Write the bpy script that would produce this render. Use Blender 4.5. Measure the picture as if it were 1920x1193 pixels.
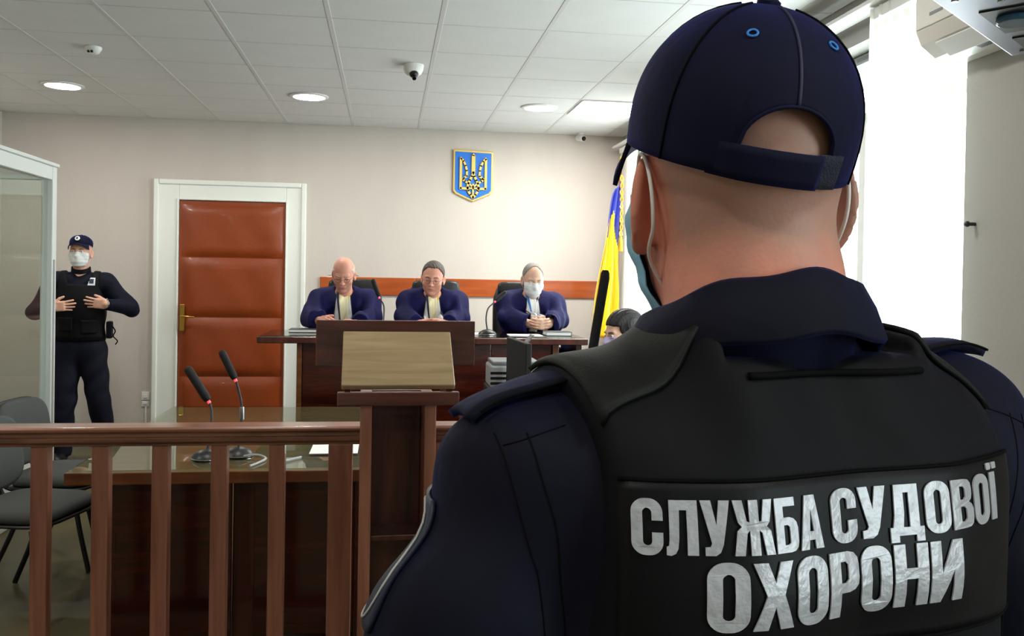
import bpy, bmesh, math, random
import numpy as np
from mathutils import Vector, Matrix
random.seed(7)
for o in list(bpy.data.objects): bpy.data.objects.remove(o)
scene = bpy.context.scene
C = scene.collection
PI = math.pi

# ------------------------------------------------------------------ camera
# floor z = 0, back wall towards +Y, window wall towards +X, metres
cam_d = bpy.data.cameras.new('camera')
cam_d.sensor_width = 36.0
cam_d.lens = 1651.0/1920*36
cam_d.shift_y = -56.5/1920
cam_d.clip_start = 0.02
cam = bpy.data.objects.new('camera', cam_d); C.objects.link(cam)
YAW, PITCH, ROLL = .1404, .0111, .0174
_r = Vector((math.cos(YAW), -math.sin(YAW), 0))
_f = Vector((math.sin(YAW)*math.cos(PITCH), math.cos(YAW)*math.cos(PITCH), -math.sin(PITCH)))
_d = _f.cross(_r)
_R = _r*math.cos(ROLL) - _d*math.sin(ROLL)
_D = _r*math.sin(ROLL) + _d*math.cos(ROLL)
m = Matrix.Identity(4)
for i in range(3):
    m[i][0], m[i][1], m[i][2] = _R[i], -_D[i], -_f[i]
m[0][3], m[1][3], m[2][3] = 0, 0, 1.55
cam.matrix_world = m
scene.camera = cam

# ------------------------------------------------------------------ sky, daylight, exposure
w = bpy.data.worlds.new('overcast_sky'); scene.world = w; w.use_nodes = True
bg = w.node_tree.nodes['Background']
bg.inputs[0].default_value = (.90, .95, 1.0, 1)
bg.inputs[1].default_value = 9.0
scene.view_settings.view_transform = 'Standard'
scene.view_settings.look = 'None'
scene.view_settings.exposure = 0.22
scene.view_settings.gamma = 1.0
scene.view_settings.use_curve_mapping = False
XL, XR, YB, YF, ZC = -3.39, 2.25, 8.34, -3.2, 2.938
WINS = [(3.2, 5.3), (6.2, 7.80), (-2.2, -.7)]          # window openings along the right wall (Y from, to)
WZ0, WZ1 = .85, 2.72
for k, (a, b) in enumerate(WINS):                       # portals: only guide the sampling of the sky
    ld = bpy.data.lights.new('sky_portal', 'AREA'); ld.shape = 'RECTANGLE'
    ld.size = WZ1-WZ0; ld.size_y = b-a; ld.cycles.is_portal = True
    lo = bpy.data.objects.new('sky_portal', ld); C.objects.link(lo)
    lo.location = (XR+.30, (a+b)/2, (WZ0+WZ1)/2)
    lo.rotation_euler = (0, PI/2, 0)

# ------------------------------------------------------------------ helpers: colour and materials
def hx(s, a=1.0):
    s = s.lstrip('#'); v = [int(s[i:i+2], 16)/255 for i in (0, 2, 4)]
    return tuple(x/12.92 if x <= .04045 else ((x+.055)/1.055)**2.4 for x in v)+(a,)
MATS = {}
def mat(name, col, rough=.5, metal=0, var=0, vscale=8, bump=0, bscale=40, spec=.5, coat=0, sheen=0, trans=0, emit=None, estr=0, sub=0, stretch=None, bdist=.01, tint=None):
    m = bpy.data.materials.new(name); m.use_nodes = True; nt = m.node_tree; N = nt.nodes; L = nt.links
    p = N['Principled BSDF']
    c = hx(col) if isinstance(col, str) else col
    p.inputs['Base Color'].default_value = c
    p.inputs['Roughness'].default_value = rough; p.inputs['Metallic'].default_value = metal
    p.inputs['Specular IOR Level'].default_value = spec
    p.inputs['Coat Weight'].default_value = coat; p.inputs['Coat Roughness'].default_value = .08
    p.inputs['Sheen Weight'].default_value = sheen; p.inputs['Sheen Roughness'].default_value = .4
    if tint: p.inputs['Sheen Tint'].default_value = hx(tint)
    p.inputs['Transmission Weight'].default_value = trans
    if sub:
        p.inputs['Subsurface Weight'].default_value = sub
        p.inputs['Subsurface Radius'].default_value = (.012, .004, .002); p.inputs['Subsurface Scale'].default_value = 1.0
    if emit:
        p.inputs['Emission Color'].default_value = hx(emit); p.inputs['Emission Strength'].default_value = estr
    if var or bump:
        tc = N.new('ShaderNodeTexCoord'); mp = N.new('ShaderNodeMapping'); L.new(tc.outputs['Object'], mp.inputs[0])
        if stretch: mp.inputs['Scale'].default_value = stretch
        if var:
            n = N.new('ShaderNodeTexNoise'); n.inputs['Scale'].default_value = vscale; n.inputs['Detail'].default_value = 5
            L.new(mp.outputs[0], n.inputs['Vector'])
            r = N.new('ShaderNodeValToRGB'); L.new(n.outputs['Fac'], r.inputs[0])
            r.color_ramp.elements[0].position = .3; r.color_ramp.elements[1].position = .7
            r.color_ramp.elements[0].color = tuple(x*(1-var) for x in c[:3])+(1,)
            r.color_ramp.elements[1].color = tuple(min(1, x*(1+var)) for x in c[:3])+(1,)
            L.new(r.outputs[0], p.inputs['Base Color'])
        if bump:
            n2 = N.new('ShaderNodeTexNoise'); n2.inputs['Scale'].default_value = bscale; n2.inputs['Detail'].default_value = 3
            L.new(mp.outputs[0], n2.inputs['Vector'])
            b = N.new('ShaderNodeBump'); b.inputs['Strength'].default_value = bump; b.inputs['Distance'].default_value = bdist
            L.new(n2.outputs['Fac'], b.inputs['Height']); L.new(b.outputs[0], p.inputs['Normal'])
    MATS[name] = m
    return m
def wood(name, c0, c1, rough=.3, axis='Z', scale=1.0, coat=.3, spec=.5):
    m = bpy.data.materials.new(name); m.use_nodes = True; nt = m.node_tree; N = nt.nodes; L = nt.links
    p = N['Principled BSDF']; p.inputs['Roughness'].default_value = rough
    p.inputs['Coat Weight'].default_value = coat; p.inputs['Coat Roughness'].default_value = .12
    p.inputs['Specular IOR Level'].default_value = spec
    tc = N.new('ShaderNodeTexCoord'); mp = N.new('ShaderNodeMapping'); L.new(tc.outputs['Object'], mp.inputs[0])
    s = [14*scale]*3; s['XYZ'.index(axis)] = 1.2*scale; mp.inputs['Scale'].default_value = s
    n = N.new('ShaderNodeTexNoise'); n.inputs['Scale'].default_value = 1.6; n.inputs['Detail'].default_value = 7; n.inputs['Distortion'].default_value = .6
    L.new(mp.outputs[0], n.inputs['Vector'])
    r = N.new('ShaderNodeValToRGB'); L.new(n.outputs['Fac'], r.inputs[0])
    r.color_ramp.elements[0].position = .32; r.color_ramp.elements[1].position = .68
    r.color_ramp.elements[0].color = hx(c0); r.color_ramp.elements[1].color = hx(c1)
    L.new(r.outputs[0], p.inputs['Base Color'])
    b = N.new('ShaderNodeBump'); b.inputs['Strength'].default_value = .06; b.inputs['Distance'].default_value = .003
    L.new(n.outputs['Fac'], b.inputs['Height']); L.new(b.outputs[0], p.inputs['Normal'])
    MATS[name] = m
    return m

# ------------------------------------------------------------------ helpers: objects
def link(o, parent=None):
    C.objects.link(o)
    if parent is not None: o.parent = parent
    return o
def thing(name, label, cat, loc=(0, 0, 0), rotz=0, group=None):
    o = bpy.data.objects.new(name, None); C.objects.link(o)
    o.empty_display_size = .1
    o.location = loc; o.rotation_euler = (0, 0, rotz); o['label'] = label; o['category'] = cat
    if group: o['group'] = group
    return o
def tag(o, label, cat, group=None):
    o['label'] = label; o['category'] = cat
    if group: o['group'] = group
    return o
def struct(o, label=None):
    o['kind'] = 'structure'
    if label: o['label'] = label
    return o
def mesh_obj(name, V, F, mt, parent=None, smooth=False, loc=None):
    me = bpy.data.meshes.new(name)
    me.from_pydata([tuple(v) for v in V], [], [tuple(f) for f in F]); me.update()
    if mt is not None: me.materials.append(MATS[mt] if isinstance(mt, str) else mt)
    if smooth: me.polygons.foreach_set('use_smooth', [True]*len(me.polygons))
    o = bpy.data.objects.new(name, me)
    if loc is not None: o.location = loc
    return link(o, parent)
def copy_tree(o, parent=None):
    c = o.copy(); C.objects.link(c)
    if parent is not None: c.parent = parent
    for ch in list(o.children): copy_tree(ch, c)
    return c
class B:
    """collects solids in one bmesh; .obj() links them as one mesh object"""
    def __init__(s): s.bm = bmesh.new()
    def box(s, lo, hi, rot=None, piv=None):
        c = [(a+b)/2 for a, b in zip(lo, hi)]; d = [abs(b-a) for a, b in zip(lo, hi)]
        g = bmesh.ops.create_cube(s.bm, size=1)
        bmesh.ops.scale(s.bm, vec=d, verts=g['verts']); bmesh.ops.translate(s.bm, vec=c, verts=g['verts'])
        if rot is not None: bmesh.ops.rotate(s.bm, cent=piv or c, matrix=rot, verts=g['verts'])
        return s
    def cyl(s, a, b, r, r2=None, n=20):
        a, b = Vector(a), Vector(b); d = b-a
        M = Matrix.Translation((a+b)/2) @ d.to_track_quat('Z', 'Y').to_matrix().to_4x4()
        bmesh.ops.create_cone(s.bm, cap_ends=True, segments=n, radius1=r, radius2=r if r2 is None else r2, depth=d.length, matrix=M)
        return s
    def sph(s, c, r, n=16, sc=(1, 1, 1)):
        g = bmesh.ops.create_uvsphere(s.bm, u_segments=n, v_segments=max(6, n//2), radius=r)
        bmesh.ops.scale(s.bm, vec=sc, verts=g['verts']); bmesh.ops.translate(s.bm, vec=c, verts=g['verts'])
        return s
    def tube(s, pts, r, n=10, caps=True):
        pts = [Vector(p) for p in pts]; k = len(pts); rs = r if hasattr(r, '__len__') else [r]*k
        up = None; rings = []
        for i, p in enumerate(pts):
            t = (pts[min(i+1, k-1)]-pts[max(i-1, 0)]).normalized()
            if up is None:
                up = Vector((0, 0, 1)) if abs(t.z) < .9 else Vector((1, 0, 0))
            x = t.cross(up).normalized(); y = x.cross(t).normalized(); up = y
            rings.append([s.bm.verts.new(p+(x*math.cos(a)+y*math.sin(a))*rs[i]) for a in [2*PI*j/n for j in range(n)]])
        for i in range(k-1):
            for j in range(n):
                s.bm.faces.new((rings[i][j], rings[i][(j+1) % n], rings[i+1][(j+1) % n], rings[i+1][j]))
        if caps: s.bm.faces.new(rings[0][::-1]); s.bm.faces.new(rings[-1])
        return s
    def lathe(s, prof, c=(0, 0, 0), n=24):
        rings = []
        for (r, z) in prof:
            rings.append([s.bm.verts.new((c[0]+r*math.cos(2*PI*j/n), c[1]+r*math.sin(2*PI*j/n), c[2]+z)) for j in range(n)])
        for i in range(len(prof)-1):
            for j in range(n):
                s.bm.faces.new((rings[i][j], rings[i][(j+1) % n], rings[i+1][(j+1) % n], rings[i+1][j]))
        s.bm.faces.new(rings[0][::-1]); s.bm.faces.new(rings[-1])
        return s
    def prism(s, poly, f0, f1):
        """poly: 2-D points; f0,f1: functions (u,v)->3-D for the two caps"""
        a = [s.bm.verts.new(f0(*p)) for p in poly]; b = [s.bm.verts.new(f1(*p)) for p in poly]
        n = len(poly)
        s.bm.faces.new(a[::-1]); s.bm.faces.new(b)
        for i in range(n): s.bm.faces.new((a[i], a[(i+1) % n], b[(i+1) % n], b[i]))
        return s
    def obj(s, name, mt, parent=None, bevel=0, seg=2, smooth=False, loc=None, rotz=None):
        bmesh.ops.recalc_face_normals(s.bm, faces=s.bm.faces[:])
        me = bpy.data.meshes.new(name); s.bm.to_mesh(me); s.bm.free()
        me.materials.append(MATS[mt] if isinstance(mt, str) else mt)
        o = bpy.data.objects.new(name, me)
        if smooth:
            me.polygons.foreach_set('use_smooth', [True]*len(me.polygons))
            if smooth != 'all':
                try: me.set_sharp_from_angle(angle=math.radians(40))
                except Exception: pass
        if bevel:
            md = o.modifiers.new('bevel', 'BEVEL'); md.width = bevel; md.segments = seg; md.limit_method = 'ANGLE'; md.angle_limit = .6
        if loc is not None: o.location = loc
        if rotz is not None: o.rotation_euler = (0, 0, rotz)
        return link(o, parent)
def box(name, lo, hi, mt, parent=None, bevel=.004, **k):
    return B().box(lo, hi).obj(name, mt, parent, bevel=bevel, **k)
def smooth_path(pts, k=6):
    """Catmull-Rom through points"""
    P = [np.array(p, float) for p in pts]; P = [2*P[0]-P[1]]+P+[2*P[-1]-P[-2]]; out = []
    for i in range(1, len(P)-2):
        for j in range(k):
            t = j/k; a, b, c, d = P[i-1], P[i], P[i+1], P[i+2]
            out.append(.5*((2*b)+(c-a)*t+(2*a-5*b+4*c-d)*t*t+(-a+3*b-3*c+d)*t**3))
    out.append(P[-2]); return out

# ------------------------------------------------------------------ materials
mat('wall_paint', '#c9c1b9', .85, var=.03, vscale=3, bump=.12, bscale=120, stretch=(1, 1, .25))
mat('pier_paint', '#aeada8', .85, bump=.08, bscale=90)
mat('ceiling_tile', '#d6d6d4', .9, var=.02, vscale=5, bump=.1, bscale=200)
mat('grid_metal', '#c9c9c7', .5)
mat('white_paint', '#e9ede6', .45, bump=.05, bscale=30)
mat('white_plastic', '#e6e6e3', .35)
mat('cream_plastic', '#dcdad2', .35)
mat('cage_white', '#dfe4e2', .4)
mat('black_plastic', '#101012', .4)
mat('matte_black', '#0b0b0c', .75, bump=.2, bscale=300)
mat('dark_grey', '#2b2c30', .5)
mat('mid_grey', '#7d8084', .45)
mat('light_grey', '#a9acae', .4)
mat('chrome', '#b9babc', .18, metal=1)
mat('silver', '#8b8b96', .35, metal=.7)
mat('brass', '#c9a24a', .3, metal=1)
mat('gold', '#d6a83a', .35, metal=.6)
mat('gold_paint', '#e3c264', .4, metal=.25)
mat('emblem_blue', '#1272d8', .45)
mat('flag_blue', '#1f2fa0', .6, sheen=.3)
mat('flag_yellow', '#f2cf16', .6, sheen=.3)
mat('leather_black', '#131416', .38, bump=.15, bscale=150)
mat('chair_fabric', '#4a4d4c', .9, var=.12, vscale=260, bump=.3, bscale=400)
mat('paper', '#ececea', .8)
mat('paper_grey', '#b9bbb8', .8)
mat('red_led', '#ff7080', .4, emit='#ff5060', estr=.8)
mat('lamp_glow', '#ffffff', .5, emit='#fffaf0', estr=25)
mat('yellow_tape', '#e0c22a', .6)
mat('lens_glass', '#0a0d14', .05)
mat('lens_blue', '#4f7fa6', .12)
wood('bench_wood', '#2c0b05', '#4a150a', .22, 'X', coat=.5)
wood('bench_edge', '#5a3018', '#7a4a26', .3, 'X')
wood('rail_wood', '#5c3828', '#8c5c46', .3, 'X', coat=.4)
wood('post_wood', '#7a4836', '#a87058', .33, 'Z', coat=.35)
wood('lectern_wood', '#3a1a12', '#5d2f24', .28, 'Z', coat=.4)
wood('panel_wood', '#48231c', '#6b3c32', .27, 'X', coat=.4)
wood('desk_wood', '#8a7552', '#a8916c', .2, 'X', coat=.5)
wood('table_wood', '#7a6244', '#98805e', .3, 'X')
wood('orange_wood', '#9a4316', '#b5581f', .35, 'X', coat=.3)
mat('door_leather', '#87380a', .42, var=.12, vscale=2.5, bump=.12, bscale=90, coat=.15)
mat('floor_lino', '#5e5636', .38, var=.28, vscale=2.2, bump=.04, bscale=20, spec=.4)

def glass(name, tint=(.93, .97, .95, 1), rough=0.0, fac=.12):
    m = bpy.data.materials.new(name); m.use_nodes = True; nt = m.node_tree; N = nt.nodes; L = nt.links
    for n in list(N): N.remove(n)
    out = N.new('ShaderNodeOutputMaterial'); t = N.new('ShaderNodeBsdfTransparent'); t.inputs[0].default_value = tint
    g = N.new('ShaderNodeBsdfGlossy'); g.inputs['Roughness'].default_value = rough
    fr = N.new('ShaderNodeFresnel'); fr.inputs[0].default_value = 1.5
    ge = N.new('ShaderNodeNewGeometry'); iv = N.new('ShaderNodeMath'); iv.operation = 'SUBTRACT'; iv.inputs[0].default_value = 1; L.new(ge.outputs['Backfacing'], iv.inputs[1])
    mu = N.new('ShaderNodeMath'); mu.operation = 'MULTIPLY'; L.new(fr.outputs[0], mu.inputs[0]); L.new(iv.outputs[0], mu.inputs[1])
    mx = N.new('ShaderNodeMixShader'); L.new(mu.outputs[0], mx.inputs[0]); L.new(t.outputs[0], mx.inputs[1]); L.new(g.outputs[0], mx.inputs[2])
    L.new(mx.outputs[0], out.inputs[0]); MATS[name] = m
    return m
glass('pane_glass')
glass('table_glass', (.80, .84, .78, 1))
def sheer(name, col, tr):
    m = bpy.data.materials.new(name); m.use_nodes = True; nt = m.node_tree; N = nt.nodes; L = nt.links
    for n in list(N): N.remove(n)
    out = N.new('ShaderNodeOutputMaterial'); t = N.new('ShaderNodeBsdfTransparent')
    d = N.new('ShaderNodeBsdfTranslucent'); d.inputs[0].default_value = hx(col)
    e = N.new('ShaderNodeBsdfDiffuse'); e.inputs[0].default_value = hx(col)
    a = N.new('ShaderNodeMixShader'); a.inputs[0].default_value = .45; L.new(d.outputs[0], a.inputs[1]); L.new(e.outputs[0], a.inputs[2])
    mx = N.new('ShaderNodeMixShader'); mx.inputs[0].default_value = tr; L.new(a.outputs[0], mx.inputs[1]); L.new(t.outputs[0], mx.inputs[2])
    L.new(mx.outputs[0], out.inputs[0]); MATS[name] = m
sheer('sheer_curtain', '#f7f5ee', .45)
# ================================================================== THE ROOM
T = .35
struct(box('floor', (XL-T, YF-T, -.12), (XR+T, YB+T, 0), 'floor_lino', bevel=0), 'olive brown glossy floor')
struct(box('wall_back', (XL-T, YB, 0), (XR+T, YB+.2, 3.2), 'wall_paint', bevel=0), 'pale greige painted wall behind the judges')
struct(box('wall_left', (XL-.2, YF, 0), (XL, YB, 3.2), 'wall_paint', bevel=0), 'pale wall on the left')
struct(box('wall_rear', (XL-T, YF-.2, 0), (XR+T, YF, 3.2), 'wall_paint', bevel=0), 'pale wall behind the viewer')
bw = B(); ys = [YF]
for a, b in sorted(WINS):
    bw.box((XR, ys[-1], 0), (XR+T, a, 3.2)); bw.box((XR, a, 0), (XR+T, b, WZ0)); bw.box((XR, a, WZ1), (XR+T, b, 3.2)); ys.append(b)
bw.box((XR, ys[-1], 0), (XR+T, YB, 3.2))
struct(bw.obj('wall_right', 'pier_paint'), 'light grey window wall on the right')
# ceiling with its tiles and bars
ceil = struct(box('ceiling', (XL-T, YF-T, ZC+.03), (XR+T, YB+T, ZC+.2), 'white_plastic', bevel=0), 'white suspended ceiling of square tiles')
gx0, gy0, S = -.3343, YB-.468, .6
xs = [gx0+S*k for k in range(-6, 6) if XL < gx0+S*k < XR]; xs = [XL]+xs+[XR]
yv = [gy0-S*k for k in range(0, 22) if gy0-S*k > YF]; yv = [YB]+yv+[YF]
tile_me = {}
LAMP_TILES = {}
for i in range(len(xs)-1):
    for j in range(len(yv)-1):
        sx, sy = xs[i+1]-xs[i]-.012, yv[j]-yv[j+1]-.012
        if sx < .03 or sy < .03: continue
        key = (round(sx, 3), round(sy, 3))
        if key not in tile_me:
            o = B().box((-sx/2, -sy/2, 0), (sx/2, sy/2, .02)).obj('ceiling_tile', 'ceiling_tile', ceil, bevel=.003, seg=1); tile_me[key] = o
        else:
            o = tile_me[key].copy(); C.objects.link(o)
        o.parent = ceil; o.location = ((xs[i]+xs[i+1])/2, (yv[j]+yv[j+1])/2, ZC+.001)
for x in xs[1:-1]:
    box('grid_bar', (x-.014, YF, ZC-.001), (x+.014, YB, ZC+.012), 'grid_metal', ceil, bevel=.002, seg=1)
for y in yv[1:-1]:
    box('grid_bar', (XL, y-.007, ZC-.0005), (XR, y+.007, ZC+.012), 'grid_metal', ceil, bevel=.002, seg=1)
for nm, lo, hi in (('baseboard_back', (XL, YB-.015, 0), (-2.09, YB, .08)), ('baseboard_left', (XL, YF, 0), (XL+.015, YB, .08)), ('baseboard_right', (XR-.015, YF, 0), (XR, YB, .08))):
    struct(box(nm, lo, hi, 'white_paint', bevel=.004))

# ------------------------------------------------------------------ ceiling lamps
def downlight(x, y, label, k=1.0):
    t = thing('ceiling_downlight', label, 'ceiling light', (x, y, ZC), 0, 'round ceiling downlights')
    B().lathe([(.150, 0), (.150, -.006), (.140, -.012), (.122, -.012), (.122, -.004), (.122, 0)]).obj('trim_ring', 'white_plastic', t, smooth=True)
    B().lathe([(.121, -.003), (.121, -.009), (.05, -.0115), (.01, -.012)], n=32).obj('diffuser', 'lamp_glow', t, smooth=True)
    ld = bpy.data.lights.new('lamp_light', 'AREA'); ld.shape = 'DISK'; ld.size = .24; ld.energy = LAMP_W*k; ld.color = (1, .96, .9)
    lo = bpy.data.objects.new('lamp_light', ld); link(lo, t); lo.location = (0, 0, -.02)
    return t
LAMP_W = 12
downlight(-2.432, 7.02, 'round white ceiling light nearest the left wall')
downlight(-.627, 7.02, 'round white ceiling light above the judge with the bald head')
downlight(1.196, 7.05, 'round white ceiling light above the masked judge')
for x in (-2.43, -.63, 1.17):
    downlight(x, 3.42, 'round white ceiling light over the balustrade, %s' % {-2.43: 'nearest the left wall', -.63: 'the middle one', 1.17: 'nearest the windows'}[x], .7)
    downlight(x, -.2, 'unseen round white ceiling light added to brighten the guard from behind, %s' % {-2.43: 'nearest the left wall', -.63: 'the middle one', 1.17: 'nearest the windows'}[x], .55)  # added unseen lamps behind the viewer, they brighten the guard's back
def led_panel(x, y):
    t = thing('ceiling_panel_light', 'square white ceiling panel light beside the window wall', 'ceiling light', (x, y, ZC))
    B().box((-.298, -.298, -.010), (.298, .298, 0)).obj('frame', 'white_plastic', t, bevel=.003)
    B().box((-.275, -.275, -.013), (.275, .275, -.0095)).obj('diffuser', 'lamp_glow', t)
    ld = bpy.data.lights.new('lamp_light', 'AREA'); ld.shape = 'SQUARE'; ld.size = .54; ld.energy = 14; ld.color = (1, .98, .95)
    lo = bpy.data.objects.new('lamp_light', ld); link(lo, t); lo.location = (0, 0, -.02)
led_panel(gx0+S*3.5, gy0-S*1.5)

# ------------------------------------------------------------------ cameras and detector on the ceiling
def dome(x, y, r, label, ang):
    t = thing('dome_camera', label, 'security camera', (x, y, ZC), ang)
    B().lathe([(r, 0), (r, -.012), (r*.95, -.035), (r*.78, -.058), (r*.55, -.07), (.01, -.075)], n=28).obj('housing', 'white_plastic', t, smooth=True)
    e = B().sph((0, -r*.42, -.062), r*.46, 20).obj('lens_ball', 'black_plastic', t, smooth='all')
    B().cyl((0, -r*.62, -.085), (0, -r*.86, -.102), r*.2).obj('lens', 'lens_glass', e)
    return t
dome(.145, 5.83, .068, 'white dome camera with black lens on the ceiling near the emblem', .1)
t = thing('smoke_detector', 'small white round detector on the ceiling at far left', 'detector', (-1.83, 5.79, ZC))
B().lathe([(.05, 0), (.05, -.012), (.043, -.022), (.036, -.036), (.02, -.044), (.005, -.045)], n=24).obj('housing', 'white_plastic', t, smooth=True)
for a in (-2.1, -1.5): B().sph((.036*math.cos(a), .036*math.sin(a), -.034), .009, 10).obj('sensor_hole', 'black_plastic', t)
t = thing('bullet_camera', 'small white bullet camera on the ceiling above the flag', 'security camera', (1.79, 8.2, ZC), .35)
B().lathe([(.03, 0), (.03, -.012), (.012, -.016), (.012, -.03)], n=16).obj('mount', 'white_plastic', t, smooth=True)
B().cyl((0, .05, -.04), (0, -.055, -.06), .027).obj('barrel', 'white_plastic', t, bevel=.004)
B().cyl((0, -.0555, -.0601), (0, -.06, -.061), .022).obj('lens', 'lens_glass', t)

# ------------------------------------------------------------------ the door in the back wall
YD = YB
dr = struct(thing('door_1', 'upholstered brown leatherette door in a white casing', 'door', (-1.407, YD, 0)), 'padded brown leatherette door in a wide white casing')
del dr['category']
dw, dh = .468, 2.205
box('door_leaf', (-dw, -.02, .005), (dw, .03, dh), 'door_leather', dr, bevel=.006)
zs = [.03, .605, 1.145, 1.69, 2.17]
def pad(z0, z1):
    n, mm = 26, 14; V = []; F = []
    for j in range(mm+1):
        for i in range(n+1):
            u, v = i/n, j/mm
            e = min(1, 9*min(u, 1-u))*min(1, 7*min(v, 1-v)); e = math.sqrt(max(0, e))
            wr = .003*math.sin(17*u+5*v)*v*(1-v)*4
            V.append((-dw+.02+(2*dw-.04)*u, -.021-.03*e*(.75+.25*math.sin(PI*u))+wr, z0+(z1-z0)*v))
    for j in range(mm):
        for i in range(n): a = j*(n+1)+i; F.append((a, a+1, a+n+2, a+n+1))
    return mesh_obj('door_pad', V, F, 'door_leather', dr, smooth=True)
for a, b in zip(zs[:-1], zs[1:]): pad(a+.004, b-.004)
hd = B().box((-.444, -.066, 1.02), (-.404, -.05, 1.262)).obj('handle_plate', 'brass', dr, bevel=.004)
B().tube([(-.424, -.06, 1.155), (-.424, -.105, 1.155), (-.41, -.112, 1.155), (-.32, -.112, 1.15), (-.31, -.11, 1.148)], .009).obj('lever', 'brass', hd, smooth=True)
fr = B()
fr.box((-.673, -.028, 0), (-dw-.004, .0, 2.37)); fr.box((dw+.004, -.028, 0), (.637, 0, 2.37)); fr.box((-dw-.004, -.028, dh+.004), (dw+.004, 0, 2.37))
fr.obj('casing', 'white_paint', dr, bevel=.006)
fo = B()
fo.box((-.69, -.045, 0), (-.645, 0, 2.39)); fo.box((.609, -.045, 0), (.654, 0, 2.39)); fo.box((-.645, -.045, 2.345), (.609, 0, 2.39))
fo.obj('outer_moulding', 'white_paint', dr, bevel=.010, seg=3)
fi = B()
fi.box((-dw-.02, -.04, 0), (-dw-.003, -.0, dh+.02)); fi.box((dw+.003, -.04, 0), (dw+.02, 0, dh+.02)); fi.box((-dw-.003, -.04, dh+.003), (dw+.003, 0, dh+.02))
fi.obj('inner_bead', 'white_paint', dr, bevel=.005)
for k, z in enumerate((.39, .33)):
    t = thing('wall_socket' if k == 0 else 'cable_box', ('small white wall socket beside the door casing' if k == 0 else 'tiny white cable box just below the wall socket'), 'socket', (-2.15, YB, z))
    B().box((-.035, -.012, 0), (.035, 0, .075) if k == 0 else (.03, 0, .05)).obj('cover', 'white_plastic', t, bevel=.004)
    B().box((-.018, -.02, .02), (.018, -.012, .055) if k == 0 else (.014, -.012, .04)).obj('plug', 'white_plastic', t, bevel=.004)
# cable conduit
tag(B().box((-2.155, YB-.012, 0.0), (-2.14, YB, .33)).obj('cable_conduit', 'white_plastic', bevel=.002), 'thin white cable conduit below the wall socket', 'conduit')

# ------------------------------------------------------------------ board along the back wall
t = thing('wall_board', 'long orange brown board fixed on the wall behind the judges', 'wall board', (.70, YB, 1.45))
for k in range(3):
    x0, x1 = -1.32+k*.88, -1.32+(k+1)*.88-.003
    B().box((x0, -.018, -.084), (x1, 0, .084)).obj('board', 'orange_wood', t, bevel=.003)

# ------------------------------------------------------------------ windows, curtains
def window(n, a, b):
    t = struct(bpy.data.objects.new('window_%d' % n, None)); C.objects.link(t); t.location = (XR, 0, 0)
    t['label'] = 'tall white framed window in the right wall'
    x0, x1 = .16, .22
    f = B()
    f.box((x0, a, WZ0), (x1, a+.06, WZ1)); f.box((x0, b-.06, WZ0), (x1, b, WZ1)); f.box((x0, a, WZ0), (x1, b, WZ0+.06)); f.box((x0, a, WZ1-.05), (x1, b, WZ1))
    zt = 2.40
    f.box((x0, a, zt-.03), (x1, b, zt+.03))
    f.obj('window_frame', 'white_plastic', t, bevel=.006)
    nm = max(3, round((b-a)/.42)); pw = (b-a-.12)/nm
    for k in range(nm):
        y0 = a+.06+k*pw
        if k: box('mullion', (x0+.005, y0-.012, zt+.03), (x1-.005, y0+.012, WZ1-.05), 'white_plastic', t, bevel=.003)
        B().box((.185, y0+.012, zt+.03), (.19, y0+pw-.012, WZ1-.05)).obj('window_pane', 'pane_glass', t)
    for k in range(2):
        y0 = a+.06+k*(b-a-.12)/2
        if k: box('mullion', (x0, y0-.03, WZ0+.06), (x1, y0+.03, zt-.03), 'white_plastic', t, bevel=.004)
        B().box((.185, y0+.03*k, WZ0+.06), (.19, y0+(b-a-.12)/2-.03*(1-k), zt-.03)).obj('window_pane', 'pane_glass', t)
    v = box('vent_housing', (x0-.04, a+.1, WZ1-.05), (x0-.001, b-.1, WZ1-.005), 'light_grey', t, bevel=.003)
    k = 0; y = a+.14
    while y+.3 < b-.12:
        B().box((x0-.044, y, WZ1-.036), (x0-.039, y+.28, WZ1-.018)).obj('vent_slot', 'mid_grey', v); y += .31
    box('window_sill', (-.06, a-.04, WZ0-.035), (.17, b+.04, WZ0), 'white_plastic', t, bevel=.008)
    return t
for n, (a, b) in enumerate(WINS): window(n+1, a, b)
def curtain(a, b, folds, amp, label, x=XR-.085, z1=2.79, z0=.06):
    t = thing('sheer_curtain', label, 'curtain', (x, (a+b)/2, z0), 0, 'sheer window curtains')
    n = folds*10; rows = 14; V = []; F = []; L = b-a; rr = random.Random(int(a*100))
    ph = [rr.uniform(0, 6) for _ in range(4)]
    for j in range(rows+1):
        v = j/rows
        for i in range(n+1):
            u = i/n; g = 1-.10*v
            V.append((amp*(1-.3*v)*math.sin(2*PI*folds*u+.6*math.sin(3*u+ph[0])+.5*v)+.012*math.sin(5*u+ph[1]+2*v), (-L/2+L*u)*(1 if v > .9 else 1), (z1-z0)*v))
    for j in range(rows):
        for i in range(n): q = j*(n+1)+i; F.append((q, q+1, q+n+2, q+n+1))
    mesh_obj('cloth', V, F, 'sheer_curtain', t, smooth=True)
    B().box((-.02, -L/2, z1-z0-.05), (.02, L/2, z1-z0)).obj('heading_tape', 'white_plastic', t)
    return t
curtain(3.245, 3.74, 7, .030, 'white sheer curtain gathered beside the air conditioner')
curtain(4.55, 5.45, 9, .030, 'white sheer curtain at the far side of the near window')
curtain(6.0, 6.9, 9, .030, 'white sheer curtain at the near side of the far window')
curtain(7.55, 8.1, 6, .030, 'white sheer curtain next to the flag')
rl = thing('curtain_rail', 'white double curtain rail above the windows', 'curtain rail', (XR-.10, 5.6, 2.80))
B().box((-.05, -2.5, 0), (.06, 2.6, .02)).obj('track', 'white_plastic', rl, bevel=.004)
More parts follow.
